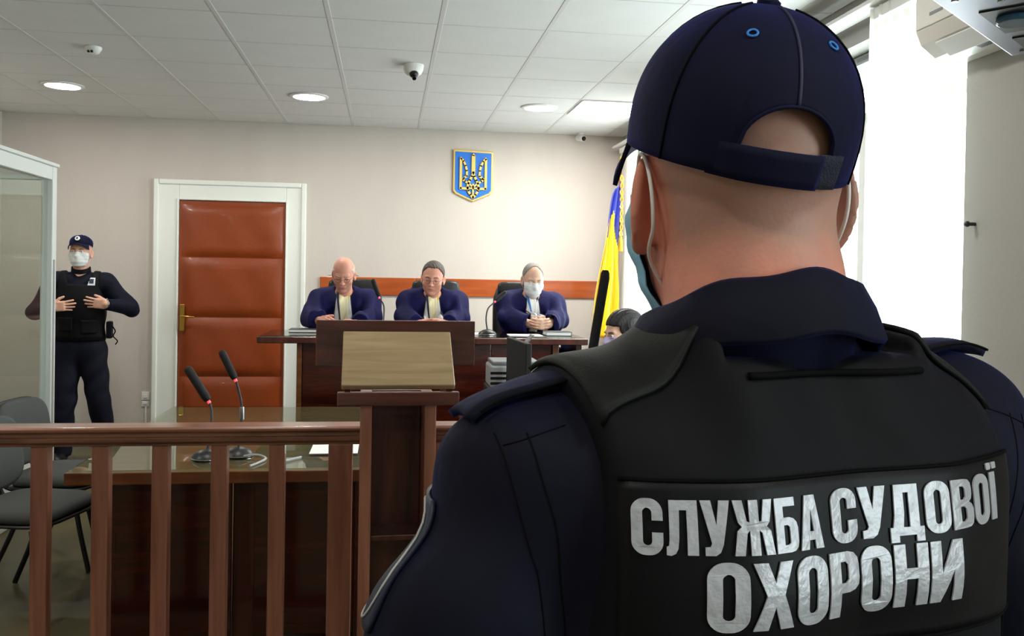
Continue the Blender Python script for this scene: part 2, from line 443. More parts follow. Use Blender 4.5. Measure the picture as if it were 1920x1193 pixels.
for y in (-2.2, -.8, .6, 2.2): B().box((.02, y-.02, .018), (.10, y+.02, .045)).obj('bracket', 'white_plastic', rl, bevel=.003)
# small dark knob on the pier
t = thing('wall_hook', 'small dark hook on the grey wall beside the window', 'hook', (XR, 3.13, 1.79))
B().cyl((0, 0, 0), (-.03, 0, 0), .007).sph((-.034, 0, 0), .012, 12).obj('peg', 'dark_grey', t, smooth=True)

# ------------------------------------------------------------------ air conditioner
t = thing('air_conditioner', 'white wall mounted air conditioner above the window edge', 'air conditioner', (XR, 2.82, 2.43))
prof = [(0, 0), (-.06, -.0), (-.13, .015), (-.19, .06), (-.21, .11), (-.21, .26), (-.19, .285), (0, .29)]
B().prism(prof, lambda u, v: (u, -.40, v), lambda u, v: (u, .40, v)).obj('body', 'cream_plastic', t, bevel=.008, seg=3)
box('front_panel', (-.217, -.39, .115), (-.209, .39, .262), 'cream_plastic', t, bevel=.003)
B().prism([(-.125, .006), (-.19, .052), (-.194, .046), (-.128, .0)], lambda u, v: (u, -.36, v), lambda u, v: (u, .30, v)).obj('louvre_flap', 'white_plastic', t, bevel=.002)
B().prism([(-.095, .004), (-.125, .009), (-.127, .004), (-.097, -.001)], lambda u, v: (u, -.36, v), lambda u, v: (u, .16, v)).obj('outlet_slot', 'black_plastic', t)
B().box((-.2185, .22, .15), (-.2165, .30, .162)).obj('nameplate', 'mid_grey', t)

# ------------------------------------------------------------------ projector
ang = math.atan2(.455, .574)
t = thing('projector', 'silver grey ceiling projector at the top right', 'projector', (1.33, 1.73, 2.05), PI+ang)
# local +x runs back along the lower edge, +y towards the viewer's right
box('body', (0, 0, .02), (.50, .32, .13), 'silver', t, bevel=.012, seg=3)
box('base_plate', (-.01, -.012, 0), (.52, .335, .02), 'silver', t, bevel=.004)
b = B().box((.20, .03, -.003), (.37, .13, .001)).obj('lens_recess', 'black_plastic', t)
B().cyl((.30, .075, -.002), (.30, .075, -.014), .035).obj('lens', 'lens_blue', b, bevel=.004)
B().box((.07, .03, -.003), (.15, .10, .001)).obj('vent', 'black_plastic', t)
for x, y in ((.03, .02), (.47, .02), (.03, .3), (.47, .3), (.42, .08)): B().cyl((x, y, 0), (x, y, -.004), .006, n=12).obj('screw', 'chrome', t)
B().cyl((.25, .16, .12), (.25, .16, .845), .025).obj('ceiling_pole', 'white_plastic', t, smooth=True)
B().cyl((.25, .16, .845), (.25, .16, .888), .08).obj('ceiling_flange', 'white_plastic', t, bevel=.004)

# ------------------------------------------------------------------ emblem
t = thing('wall_emblem', 'blue shield with golden trident on the wall above the judges', 'emblem', (.785, YB, 2.51))
sh = [(-.188, .245), (.188, .235), (.188, -.145), (.165, -.172), (.0, -.243), (-.165, -.172), (-.188, -.145)]
def inset(p, k): return [(x*k, -.005+(z+.005)*(1-(1-k)*.85)) for x, z in p]
B().prism(sh, lambda u, v: (u, 0, v), lambda u, v: (u, -.026, v)).obj('shield_rim', 'gold_paint', t, bevel=.004)
B().prism(inset(sh, .915), lambda u, v: (u, -.0255, v), lambda u, v: (u, -.0285, v)).obj('shield_field', 'emblem_blue', t)
def P2(x, y): return ((x-487)/1900, (590-y)/1900)      # drawing units of the trident to metres
def stroke(b, pts, wd, y0=-.028, y1=-.044):
    wd = wd/1900
    pts = [P2(*p) for p in pts]
    for (a, c) in zip(pts[:-1], pts[1:]):
        d = math.hypot(c[0]-a[0], c[1]-a[1]); ux, uz = (c[0]-a[0])/d, (c[1]-a[1])/d; e = wd*.32
        A = (a[0]-ux*e, a[1]-uz*e); Cc = (c[0]+ux*e, c[1]+uz*e); nx, nz = -uz*wd/2, ux*wd/2
        b.prism([(A[0]+nx, A[1]+nz), (A[0]-nx, A[1]-nz), (Cc[0]-nx, Cc[1]-nz), (Cc[0]+nx, Cc[1]+nz)], lambda u, v: (u, y0, v), lambda u, v: (u, y1, v))
def mir(pts): return [(974-x, y) for x, y in pts]
tr = B()
stroke(tr, [(487, 240), (487, 520)], 66); tr.prism([P2(454, 235), P2(520, 235), P2(487, 180)], lambda u, v: (u, -.028, v), lambda u, v: (u, -.044, v))
for g in (lambda p: p, mir):
    stroke(tr, g([(487, 530), (462, 600), (430, 670), (400, 730), (385, 800), (400, 860), (440, 930), (487, 985)]), 40)
    stroke(tr, g([(262, 290), (262, 820), (385, 820)]), 42)
    stroke(tr, g([(258, 275), (310, 330), (350, 410), (370, 500), (375, 600), (320, 632), (300, 655), (340, 690), (400, 725)]), 36)
    stroke(tr, g([(400, 725), (487, 790)]), 30); stroke(tr, g([(395, 815), (487, 815)]), 28)
stroke(tr, [(487, 740), (487, 985)], 28)
tr.obj('trident', 'gold_paint', t)

# ------------------------------------------------------------------ flag on its staff
t = thing('flag', 'blue and yellow flag hanging on a staff in the corner', 'flag', (2.06, 7.82, 0))
B().lathe([(.15, 0), (.15, .02), (.11, .04), (.03, .06), (.025, .11)], n=28).obj('stand', 'brass', t, smooth=True)
B().cyl((0, 0, .05), (.03, .02, 2.56), .014).obj('staff', 'bench_edge', t, smooth=True)
B().lathe([(.012, 0), (.022, .02), (.024, .04), (.014, .075), (.002, .13)], c=(.03, .02, 2.555), n=16).obj('finial', 'gold', t, smooth=True)
def drape():
    n, mm = 72, 44; V = []; F = []; K = []
    for j in range(mm+1):
        v = j/mm                                   # 0 top .. 1 bottom
        for i in range(n+1):
            u = i/n                                # 0 at the staff .. 1 free edge
            spread = .05+.20*v**.8
            fold = math.sin(u*PI*7.0+.5*v)
            x = .02-spread*(u-.12*math.sin(u*PI*2))+.010*math.sin(9*v+5*u)
            y = (.02+.035*v)*fold*(1-.2*u)-.02
            z = 2.46-.12*u-1.42*v*(1-.06*u)
            V.append((x, y, z))
    for j in range(mm):
        for i in range(n):
            a = j*(n+1)+i; F.append((a, a+1, a+n+2, a+n+1))
            K.append(0 if (j/mm) < .34-.16*(i/n)+.10*math.sin(i/n*PI*3) or (i/n < .16 and .6 < j/mm < .8) else 1)
    o = mesh_obj('flag_cloth', V, F, 'flag_blue', t, smooth=True)
    o.data.materials.append(MATS['flag_yellow'])
    o.data.polygons.foreach_set('material_index', K)
    sd = o.modifiers.new('thickness', 'SOLIDIFY'); sd.thickness = .003
    V = []
drape()
cd = B()
rr = random.Random(3)
for s in (-1, 1):
    cd.tube([(.03+s*.012*math.sin(k*1.1), -.035+.01*math.cos(k*1.1), 2.50-.022*k) for k in range(26)], .008, 8)
cd.obj('gold_cord', 'gold', t, smooth=True)
B().lathe([(.004, 0), (.014, -.02), (.018, -.05), (.022, -.14), (.002, -.145)], c=(.03, -.04, 1.95), n=14).obj('tassel', 'gold', t, smooth=True)

# ------------------------------------------------------------------ glass dock
t = thing('glass_dock', 'white framed glass dock for the defendant at the left edge', 'dock', (-2.21, 6.30, 0))
# local: x<=0 to the left wall, y<=0 towards the viewer
def fr_post(x, y, w_=.075): return box('post', (x-w_, y-w_, 0), (x, y, 2.24), 'cage_white', t, bevel=.006)
for y in (0, -1.2, -2.1): 
    fr_post(0, y)
fr_post(-1.10, 0)
for z0, z1 in ((2.15, 2.24), (.40, .47), (0, .07)):
    box('side_rail', (-.07, -2.1, z0), (-.005, -.07, z1), 'cage_white', t, bevel=.005)
    box('end_rail', (-1.10, -.07, z0), (-.07, -.005, z1), 'cage_white', t, bevel=.005)
box('top_cornice', (-.09, -2.15, 2.24), (.012, .012, 2.262), 'cage_white', t, bevel=.004)
box('top_cornice', (-1.16, -.09, 2.24), (-.09, .012, 2.262), 'cage_white', t, bevel=.004)
for y0, y1 in ((-1.2, -.075), (-2.1, -1.275)):
    B().box((-.042, y0, .47), (-.032, y1, 2.15)).obj('glass_pane', 'pane_glass', t)
    for k in range(4):
        z = .07+.0825*k
        B().prism([(0, 0), (-.02, .0), (-.03, .08), (-.008, .08)], lambda u, v: (u-.012, y0, z+v), lambda u, v: (u-.012, y1, z+v)).obj('louvre_slat', 'cage_white', t, bevel=.003)
B().box((-1.025, -.042, .47), (-.075, -.032, 2.15)).obj('glass_pane', 'pane_glass', t)
box('kick_panel', (-1.025, -.05, .07), (-.075, -.03, .40), 'cage_white', t)
for x0 in (-.012, ): box('cover_strip', (x0, -.058, .35), (x0+.018, -.038, 1.62), 'light_grey', t, bevel=.002)
# bench inside the dock
t2 = thing('dock_bench', 'dark bench inside the glass dock', 'bench', (-2.9, 5.3, 0))
box('seat_board', (-.35, -.85, .42), (.1, .85, .46), 'dark_grey', t2)
for y in (-.7, .7): box('leg', (-.3, y-.03, 0), (.05, y+.03, .42), 'dark_grey', t2)
tag(B().box((-2.02, 6.42, .0005), (-1.62, 6.50, .003)).obj('floor_tape', 'yellow_tape'), 'short yellow tape strip on the floor behind the chairs', 'tape')
# ================================================================== FURNITURE
# ------------------------------------------------------------------ wooden barrier
YR = 3.48
t = thing('court_barrier', 'brown wooden balustrade crossing the room left of the lectern', 'barrier', (0, YR, 0))
hp = [(-.055, .971), (.055, .971), (.062, .964), (.062, .955), (.048, .946), (.048, .936), (.056, .930), (.056, .916), (.040, .906), (.040, .898), (-.040, .898), (-.040, .906), (-.056, .916), (-.056, .930), (-.048, .936), (-.048, .946), (-.062, .955), (-.062, .964)]
B().prism(hp, lambda u, v: (XL+.005, u, v), lambda u, v: (-.09, u, v)).obj('handrail', 'rail_wood', t, bevel=.002, smooth=False)
box('bottom_rail', (XL+.005, -.035, .06), (-.21, .035, .12), 'rail_wood', t)
b0 = None
for k in range(-9, 5):
    x = -1.264+.2135*k
    if b0 is None: b0 = box('baluster', (-.0295, -.0295, .12), (.0295, .0295, .898), 'post_wood', t, bevel=.004); o = b0
    else: o = b0.copy(); C.objects.link(o)
    o.parent = t; o.location = (x, 0, 0)
box('end_post', (-.215, -.045, 0), (-.125, .045, .9), 'post_wood', t, bevel=.004)
for x in (XL+.03, -2.45): box('foot', (x, -.035, 0), (x+.07, .035, .06), 'rail_wood', t)
t = thing('court_barrier', 'panelled wooden barrier section right of the lectern', 'barrier', (0, YR, 0))
B().prism(hp, lambda u, v: (.175, u, v), lambda u, v: (1.05, u, v)).obj('handrail', 'rail_wood', t, bevel=.002)
box('end_post', (.96, -.045, 0), (1.05, .045, .9), 'post_wood', t)
box('end_post', (.175, -.045, 0), (.235, .045, .9), 'post_wood', t)
for k in range(3): box('infill_panel', (.237+k*.241, -.012, .10), (.237+(k+1)*.241-.004, .012, .897), 'lectern_wood', t)
box('bottom_rail', (.235, -.035, .0), (.96, .035, .10), 'rail_wood', t)

# ------------------------------------------------------------------ lectern
t = thing('lectern', 'dark wooden lectern with slanted tan top and wide front board', 'lectern', (.041, 3.16, 0), math.radians(1.6))
box('side_panel', (-.130, -.10, 0), (-.089, .16, 1.13), 'post_wood', t)
box('side_panel', (.091, -.10, 0), (.131, .16, 1.13), 'post_wood', t)
box('front_panel', (-.089, .10, 0), (.091, .13, 1.13), 'lectern_wood', t)
box('shelf', (-.089, -.05, .62), (.091, .10, .64), 'lectern_wood', t)
box('foot_board', (-.16, -.13, 0), (.16, .18, .05), 'lectern_wood', t)
rx = Matrix.Rotation(math.radians(41), 3, 'X')
dk = B().box((-.195, -.115, -.012), (.195, .150, .012), rot=rx, piv=(0, 0, 0)).obj('slanted_top', 'desk_wood', t, bevel=.004, loc=(0, -.01, 1.24))
box('lip', (-.208, -.125, 1.105), (.208, -.095, 1.152), 'panel_wood', t, bevel=.004)
for s in (-1, 1):
    B().prism([(-.095, 1.11), (.16, 1.11), (.16, 1.33), (.10, 1.325), (-.095, 1.15)], lambda u, v: (s*.185, u, v), lambda u, v: (s*.165, u, v)).obj('top_cheek', 'lectern_wood', t)
box('front_board', (-.292, .165, 1.215), (.292, .19, 1.383), 'panel_wood', t, bevel=.003)
for s in (-1, 1): box('edge_strip', (s*.292-.002 if s > 0 else -.295, .1645, 1.215), (.295 if s > 0 else -.290, .1905, 1.383), 'bench_edge', t, bevel=.001)

# ------------------------------------------------------------------ table with a glass sheet behind the barrier
t = thing('side_table', 'long wooden table under a glass sheet behind the balustrade', 'table', (-.645, 3.66, 0))
box('table_top', (-.60, 0, .715), (.60, 1.76, .752), 'table_wood', t, bevel=.004)
box('front_edge', (-.60, -.012, .705), (.60, 0, .755), 'bench_edge', t, bevel=.004)
B().box((-.592, .006, .7525), (.592, 1.75, .760)).obj('glass_sheet', 'table_glass', t, bevel=.002)
for x0, x1 in ((-.44, .02), (.11, .52)): box('modesty_panel', (x0, .10, .04), (x1, .125, .71), 'bench_wood', t)
for x in (-.46, .52): box('end_panel', (x, .10, 0), (x+.03, 1.66, .714), 'bench_wood', t)
box('end_panel', (.02, .14, 0), (.11, 1.2, .714), 'lectern_wood', t)
# ------------------------------------------------------------------ microphones
def mic(base, path, tip, label, grp, hr=.0165, lat=None):
    t = thing('gooseneck_microphone', label, 'microphone', base, 0, grp)
    o = np.array(base)
    B().lathe([(.062, 0), (.064, .008), (.055, .022), (.035, .034), (.014, .040)], n=24).obj('base', 'black_plastic', t, smooth=True)
    B().lathe([(.0635, .001), (.066, .003), (.066, .006), (.0635, .008)], n=24).obj('base_ring', 'chrome', t, smooth=True)
    pts = smooth_path([np.array(p)-o for p in path], 6)
    B().tube(pts, .0052, 8).obj('gooseneck', 'dark_grey', t, smooth=True)
    a = np.array(path[-1])-o; b = np.array(tip)-o; u = (b-a)/np.linalg.norm(b-a)
    B().cyl(a+u*.002, a+u*.015, .0072).obj('light_ring', 'red_led', t, smooth=True)
    q = [a+u*.014, a+u*.02, a+u*.035, b-u*.02, b-u*.006, b]
    B().tube(q, [hr*.6, hr*.85, hr, hr, hr*.85, hr*.45], 14).obj('foam_head', 'matte_black', t, smooth=True)
    return t
mic((-.748, 3.875, .76), [(-.748, 3.875, .79), (-.738, 3.90, .88), (-.742, 3.93, .95), (-.752, 3.945, .985)], (-.852, 3.95, 1.142), 'gooseneck microphone nearer the door frame on the glass table', 'microphones on the glass table', .0185)
m2 = mic((-.628, 3.93, .76), [(-.628, 3.93, .79), (-.624, 3.97, .90), (-.628, 3.99, .98), (-.652, 4.0, 1.072)], (-.719, 4.0, 1.210), 'gooseneck microphone nearer the lectern on the glass table', 'microphones on the glass table')
B().cyl((.006, .05, .15), (.004, .055, .205), .011).obj('neck_sleeve', 'chrome', m2, smooth=True)
tag(B().tube(smooth_path([(-.60, 3.88, .768), (-.54, 3.87, .775), (-.50, 3.83, .768), (-.52, 3.75, .766), (-.545, 3.69, .766)], 8), .005, 8).obj('microphone_cable', 'light_grey', smooth=True), 'pale cable running from the microphone over the table edge', 'cable')
t = thing('pen', 'slim pen lying on the glass table near the microphones', 'pen', (-.40, 3.80, .7665), .9)
B().cyl((-.09, 0, .0), (.07, 0, .0), .0055, n=10).obj('barrel', 'light_grey', t); B().cyl((.07, 0, 0), (.09, 0, 0), .0055, .001, n=10).obj('tip', 'dark_grey', t)
tag(B().box((-.33, 3.95, .7602), (-.12, 4.25, .7625)).obj('pale_reflection_sheet', 'paper', bevel=0), 'white sheet imitating a pale reflection on the glass table beside the lectern', 'paper')  # white sheet laid in for a whitish reflection in the glass

# ------------------------------------------------------------------ podium and judges' bench
PZ = .40
struct(box('trim_1', (-.72, 5.72, 0), (XR-.02, YB-.001, PZ), 'bench_wood', bevel=.006), 'raised podium under the judges')
t = thing('judges_bench', 'dark red brown bench where the three judges sit', 'bench', (.255, 5.84, PZ))
box('bench_top', (-1.075, -.04, .705), (1.085, .62, .75), 'bench_wood', t, bevel=.004)
box('top_edge', (-1.078, -.052, .708), (1.088, -.04, .747), 'lectern_wood', t, bevel=.003)
B().box((-1.06, -.03, .7505), (1.07, .61, .7545)).obj('glass_sheet', 'table_glass', t)
for k in range(4):
    x0 = -.80+k*.415; box('front_panel', (x0, .05, .02), (x0+.412, .075, .704), 'bench_wood', t, bevel=.004)
box('left_post', (-.835, .035, 0), (-.802, .60, .704), 'bench_edge', t, bevel=.003)
box('right_post', (.862, .035, 0), (.905, .60, .704), 'bench_edge', t, bevel=.003)
box('plinth', (-.80, .06, 0), (.862, .09, .08), 'lectern_wood', t)
box('end_leg', (1.02, .02, 0), (1.06, .56, .705), 'bench_wood', t, bevel=.003)
BT = PZ+.7547
mic((-.03, 6.10, BT), [(-.03, 6.10, BT+.03), (-.022, 6.16, BT+.12), (-.025, 6.20, BT+.19), (-.052, 6.22, BT+.235)], (-.105, 6.26, BT+.37), 'gooseneck microphone between the bald judge and the judge in glasses', "microphones on the judges' bench", .0165)
mic((.685, 6.02, BT), [(.685, 6.02, BT+.03), (.678, 6.05, BT+.11), (.695, 6.09, BT+.18), (.742, 6.13, BT+.222)], (.83, 6.17, BT+.30), 'gooseneck microphone in front of the masked judge', "microphones on the judges' bench", .0145)
def sheets(name, lo, hi, label, cat, n, z, mt='paper', ang=0):
    t = thing(name, label, cat, ((lo[0]+hi[0])/2, (lo[1]+hi[1])/2, z), ang)
    sx, sy = (hi[0]-lo[0])/2, (hi[1]-lo[1])/2
    for k in range(n):
        a = (k*37 % 11-5)*.006
        B().box((-sx, -sy, k*.0022), (sx, sy, k*.0022+.0021), rot=Matrix.Rotation(a, 3, 'Z')).obj('sheet', mt, t)
    return t
sheets('paper_stack', (.83, 5.93), (1.06, 6.10), 'white papers under the clasped hands of the masked judge', 'papers', 2, BT)
sheets('paper_stack', (.40, 6.0), (.66, 6.2), 'white papers left of the bench microphone', 'papers', 3, BT)
sheets('paper_stack', (-.44, 5.93), (-.22, 6.15), 'white papers the bald judge is reading', 'papers', 2, BT)
sheets('paper_stack', (.20, 5.95), (.42, 6.14), 'white papers the judge in glasses is reading', 'papers', 2, BT)
def book(lo, hi, h, z, label, cov, ang=0):
    t = thing('book', label, 'book', ((lo[0]+hi[0])/2, (lo[1]+hi[1])/2, z), ang)
    sx, sy = (hi[0]-lo[0])/2, (hi[1]-lo[1])/2
    box('page_block', (-sx+.004, -sy+.004, .003), (sx-.002, sy-.004, h-.003), 'paper', t, bevel=.001)
    box('cover', (-sx, -sy, 0), (sx, sy, .003), cov, t, bevel=.001); box('cover', (-sx, -sy, h-.003), (sx, sy, h), cov, t, bevel=.001)
    box('spine', (sx-.003, -sy, 0), (sx, sy, h), cov, t, bevel=.001)
book((1.09, 5.98), (1.27, 6.14), .028, BT, 'closed dark covered book at the right end of the bench', 'dark_grey')
book((-.66, 6.12), (-.46, 6.30), .022, BT, 'flat black folder at the left end of the bench', 'black_plastic')

# ------------------------------------------------------------------ judges' armchairs
def armchair(x, y, label, rot=0):
    t = thing('leather_armchair', label, 'chair', (x, y, PZ), PI+rot, "black chairs behind the bench")
    # local +y forward
    def cushion(name, cx, cy, cz, sx, sy, sz, tilt):
        bm = bmesh.new(); bmesh.ops.create_cube(bm, size=1)
        bmesh.ops.subdivide_edges(bm, edges=bm.edges[:], cuts=5, use_grid_fill=True)
        for v in bm.verts:
            p = v.co*2
            q = [math.copysign(abs(c)**1.0, c) for c in p]
            l = (abs(q[0])**5+abs(q[1])**5+abs(q[2])**5)**.2
            v.co = Vector(q)/max(l, 1e-6)*max(abs(c) for c in q) if l else v.co
            v.co.x *= sx; v.co.y *= sy; v.co.z *= sz
        bmesh.ops.rotate(bm, cent=(0, 0, 0), matrix=Matrix.Rotation(tilt, 3, 'X'), verts=bm.verts)
        me = bpy.data.meshes.new(name); bm.to_mesh(me); bm.free(); me.materials.append(MATS['leather_black'])
        me.polygons.foreach_set('use_smooth', [True]*len(me.polygons))
        return link_loc(bpy.data.objects.new(name, me), t, (cx, cy, cz))
    cushion('seat', 0, .0, .375, .23, .25, .06, 0)
    cushion('backrest', 0, -.245, .78, .225, .05, .325, .10)
    cushion('headrest_roll', 0, -.235, 1.06, .19, .055, .06, .10)
    for s in (-1, 1):
        B().tube(smooth_path([(s*.235, -.2, .50), (s*.255, -.05, .63), (s*.255, .12, .63), (s*.235, .17, .48)], 5), .017, 8).obj('armrest', 'black_plastic', t, smooth=True)
    B().cyl((0, 0, .10), (0, 0, .33), .028).obj('gas_column', 'chrome', t, smooth=True)
    for k in range(5):
        a = 2*PI*k/5+.3
        l = B().tube([(0, 0, .10), (.15*math.cos(a), .15*math.sin(a), .085), (.27*math.cos(a), .27*math.sin(a), .065)], [.025, .02, .015], 8).obj('base_arm', 'black_plastic', t, smooth=True)
        B().sph((.27*math.cos(a), .27*math.sin(a), .028), .028, 12).obj('caster', 'black_plastic', l, smooth=True)
    return t
def link_loc(o, parent, loc):
    o.location = loc; return link(o, parent)
armchair(-.26, 6.90, 'black leather armchair behind the bald judge', .06)
armchair(.385, 6.90, 'black leather armchair behind the judge in glasses')
armchair(1.07, 6.90, 'black leather armchair behind the masked judge', -.04)

# ------------------------------------------------------------------ visitor chairs
def visitor_chair(x, y, ang, label):
    t = thing('visitor_chair', label, 'chair', (x, y, 0), ang, 'grey chairs by the glass dock')
    # local +y forward
    def pad(name, outline, z0, h, bend=None, tilt=0, loc=(0, 0, 0), mt='chair_fabric'):
        bm = bmesh.new(); n = len(outline); rings = []
        for k, (s, dz) in enumerate(((.93, 0), (1, h*.25), (1, h*.7), (.9, h), (.5, h*1.12))):
            rings.append([bm.verts.new((px*s, py*s, z0+dz)) for px, py in outline])
        for a, b in zip(rings[:-1], rings[1:]):
            for i in range(n): bm.faces.new((a[i], a[(i+1) % n], b[(i+1) % n], b[i]))
        bm.faces.new(rings[0][::-1]); bm.faces.new(rings[-1])
        if bend:
            for v in bm.verts: v.co.z += bend*v.co.x**2
        if tilt: bmesh.ops.rotate(bm, cent=(0, 0, 0), matrix=Matrix.Rotation(tilt, 3, 'X'), verts=bm.verts)
        me = bpy.data.meshes.new(name); bm.to_mesh(me); bm.free(); me.materials.append(MATS[mt])
        me.polygons.foreach_set('use_smooth', [True]*len(me.polygons))
        return link_loc(bpy.data.objects.new(name, me), t, loc)
    def rrect(sx, sy, e=4.5, n=40): return [(math.copysign(abs(math.cos(a))**(2/e), math.cos(a))*sx, math.copysign(abs(math.sin(a))**(2/e), math.sin(a))*sy) for a in [2*PI*k/n for k in range(n)]]
    pad('seat', rrect(.235, .215), 0, .055, loc=(0, .0, .43))
    pad('seat_shell', rrect(.24, .22), 0, .02, loc=(0, 0, .412), mt='black_plastic')
    pad('backrest', rrect(.235, .175, 3.6), 0, .035, bend=.35, tilt=-PI/2-.0+.16, loc=(0, -.255, .675))
    pad('back_shell', rrect(.242, .182, 3.6), -.012, .012, bend=.35, tilt=-PI/2+.16, loc=(0, -.262, .675), mt='black_plastic')
    for s in (-1, 1):
        B().tube(smooth_path([(s*.235, .245, 0.005), (s*.225, .19, .22), (s*.21, .15, .405)], 5), .0125, 10).obj('leg', 'black_plastic', t, smooth=True)
        B().tube(smooth_path([(s*.235, -.245, .005), (s*.225, -.15, .22), (s*.21, -.09, .405)], 5), .0125, 10).obj('leg', 'black_plastic', t, smooth=True)
        B().tube(smooth_path([(s*.17, -.10, .405), (s*.17, -.22, .415), (s*.165, -.285, .50), (s*.16, -.275, .66)], 6), .012, 8).obj('back_support', 'black_plastic', t, smooth=True)
    B().tube([(-.21, .15, .40), (.21, .15, .40)], .011, 8).tube([(-.21, -.09, .40), (.21, -.09, .40)], .011, 8).obj('under_frame', 'black_plastic', t, smooth=True)
    return t
visitor_chair(-1.62, 4.34, -PI/2-.25, 'grey fabric chair nearest the balustrade, in front of the glass dock')
visitor_chair(-1.70, 5.02, -PI/2-.15, 'grey fabric chair half hidden behind the nearer grey chair')

# ------------------------------------------------------------------ the clerk's place
t = thing('clerk_desk', "dark wooden desk in front of the judges' bench", 'desk', (.80, 4.95, 0))
box('desk_top', (-.38, -.45, .70), (.30, .42, .74), 'bench_wood', t)
for x in (-.36, .25): box('desk_side', (x, -.42, 0), (x+.03, .40, .70), 'bench_wood', t)
box('desk_back', (-.33, .36, .1), (.25, .38, .70), 'bench_wood', t)
t = thing('computer_monitor', "black monitor seen edge-on below the bench", 'monitor', (.718, 4.78, .74), math.radians(94))
box('screen_housing', (-.25, -.016, .10), (.25, .016, .47), 'matte_black', t, bevel=.006)
B().box((-.238, -.0168, .115), (.238, -.0158, .458)).obj('screen', 'lens_glass', t)
B().box((-.03, .014, .0), (.03, .04, .25)).obj('neck', 'black_plastic', t, bevel=.004)
B().lathe([(.11, 0), (.11, .008), (.05, .018), (.02, .02)], n=24).obj('foot', 'black_plastic', t, smooth=True)
t = thing('printer', 'grey and black printer behind the monitor', 'printer', (.75, 5.20, .74))
box('lower_body', (-.16, -.15, 0), (.16, .15, .17), 'dark_grey', t, bevel=.01)
box('upper_body', (-.15, -.14, .17), (.15, .14, .30), 'light_grey', t, bevel=.012)
box('top_cover', (-.14, -.13, .30), (.14, .13, .325), 'mid_grey', t, bevel=.008)
for k in range(3): B().box((-.152, -.142, .19+.03*k), (-.04, -.138, .205+.03*k)).obj('vent_slot', 'black_plastic', t)
B().prism([(0, 0), (.012, 0), (.132, .15), (.12, .15)], lambda u, v: (u+.0, .03, .318+v), lambda u, v: (u+.0, .13, .318+v)).obj('paper_support', 'mid_grey', t)
B().tube([(.15, -.14, .16), (.17, -.14, .20), (.168, -.14, .30), (.14, -.14, .33)], .006, 8).obj('side_handle', 'white_plastic', t, smooth=True)
t = thing('swivel_chair', 'dark swivel chair under the clerk', 'chair', (1.44, 4.86, 0), PI/2)
B().box((-.22, -.22, .38), (.22, .22, .44)).obj('seat', 'leather_black', t, bevel=.025, seg=3)
B().box((-.20, -.27, .56), (.20, -.22, .92)).obj('backrest', 'leather_black', t, bevel=.02, seg=3)
B().tube([(0, -.1, .41), (0, -.27, .43), (0, -.28, .7)], .015).obj('back_bracket', 'black_plastic', t)
B().cyl((0, 0, .08), (0, 0, .385), .025).obj('gas_column', 'chrome', t)
for k in range(5):
    a = 2*PI*k/5
    B().tube([(0, 0, .09), (.25*math.cos(a), .25*math.sin(a), .03)], [.022, .03], 8).obj('base_arm', 'black_plastic', t)
# ================================================================== PEOPLE: implicit surfaces
f4 = np.float32
def A3(v): return np.asarray(v, dtype=f4)
def ell(P, c, r, R=None):
    q = P-A3(c)
    if R is not None: q = q@A3(R)
    r = A3(r); a = q/r; k0 = np.sqrt((a*a).sum(-1))+1e-9; b = a/r; k1 = np.sqrt((b*b).sum(-1))+1e-9
    return k0*(k0-1)/k1
def cone(P, a, b, ra, rb):
    a = A3(a); b = A3(b); ba = b-a; q = P-a
    t = np.clip((q@ba)/float(ba@ba), 0, 1)
    e = q-t[..., None]*ba
    return np.sqrt((e*e).sum(-1))-(ra+(rb-ra)*t)
def sph(P, c, r):
    q = P-A3(c); return np.sqrt((q*q).sum(-1))-r
def rbox(P, c, h, r, R=None):
    q = P-A3(c)
    if R is not None: q = q@A3(R)
    q = np.abs(q)-(A3(h)-r); return np.sqrt((np.maximum(q, 0)**2).sum(-1))+np.minimum(q.max(-1), 0)-r
def smin(a, b, k):
    h = np.clip(.5+.5*(b-a)/k, 0, 1); return b+(a-b)*h-k*h*(1-h)
def smax(a, b, k): return -smin(-a, -b, k)
def rotm(rx=0, ry=0, rz=0):
    return np.array(Matrix.Rotation(rz, 3, 'Z') @ Matrix.Rotation(ry, 3, 'Y') @ Matrix.Rotation(rx, 3, 'X'), dtype=f4)
def basis(f, w):
    """columns: f (fingers), w (thumb side), n (palm side) orthonormal"""
    f = np.array(f, float); f /= np.linalg.norm(f); w = np.array(w, float); w -= f*(w@f); w /= np.linalg.norm(w)
    return f, w, np.cross(f, w)

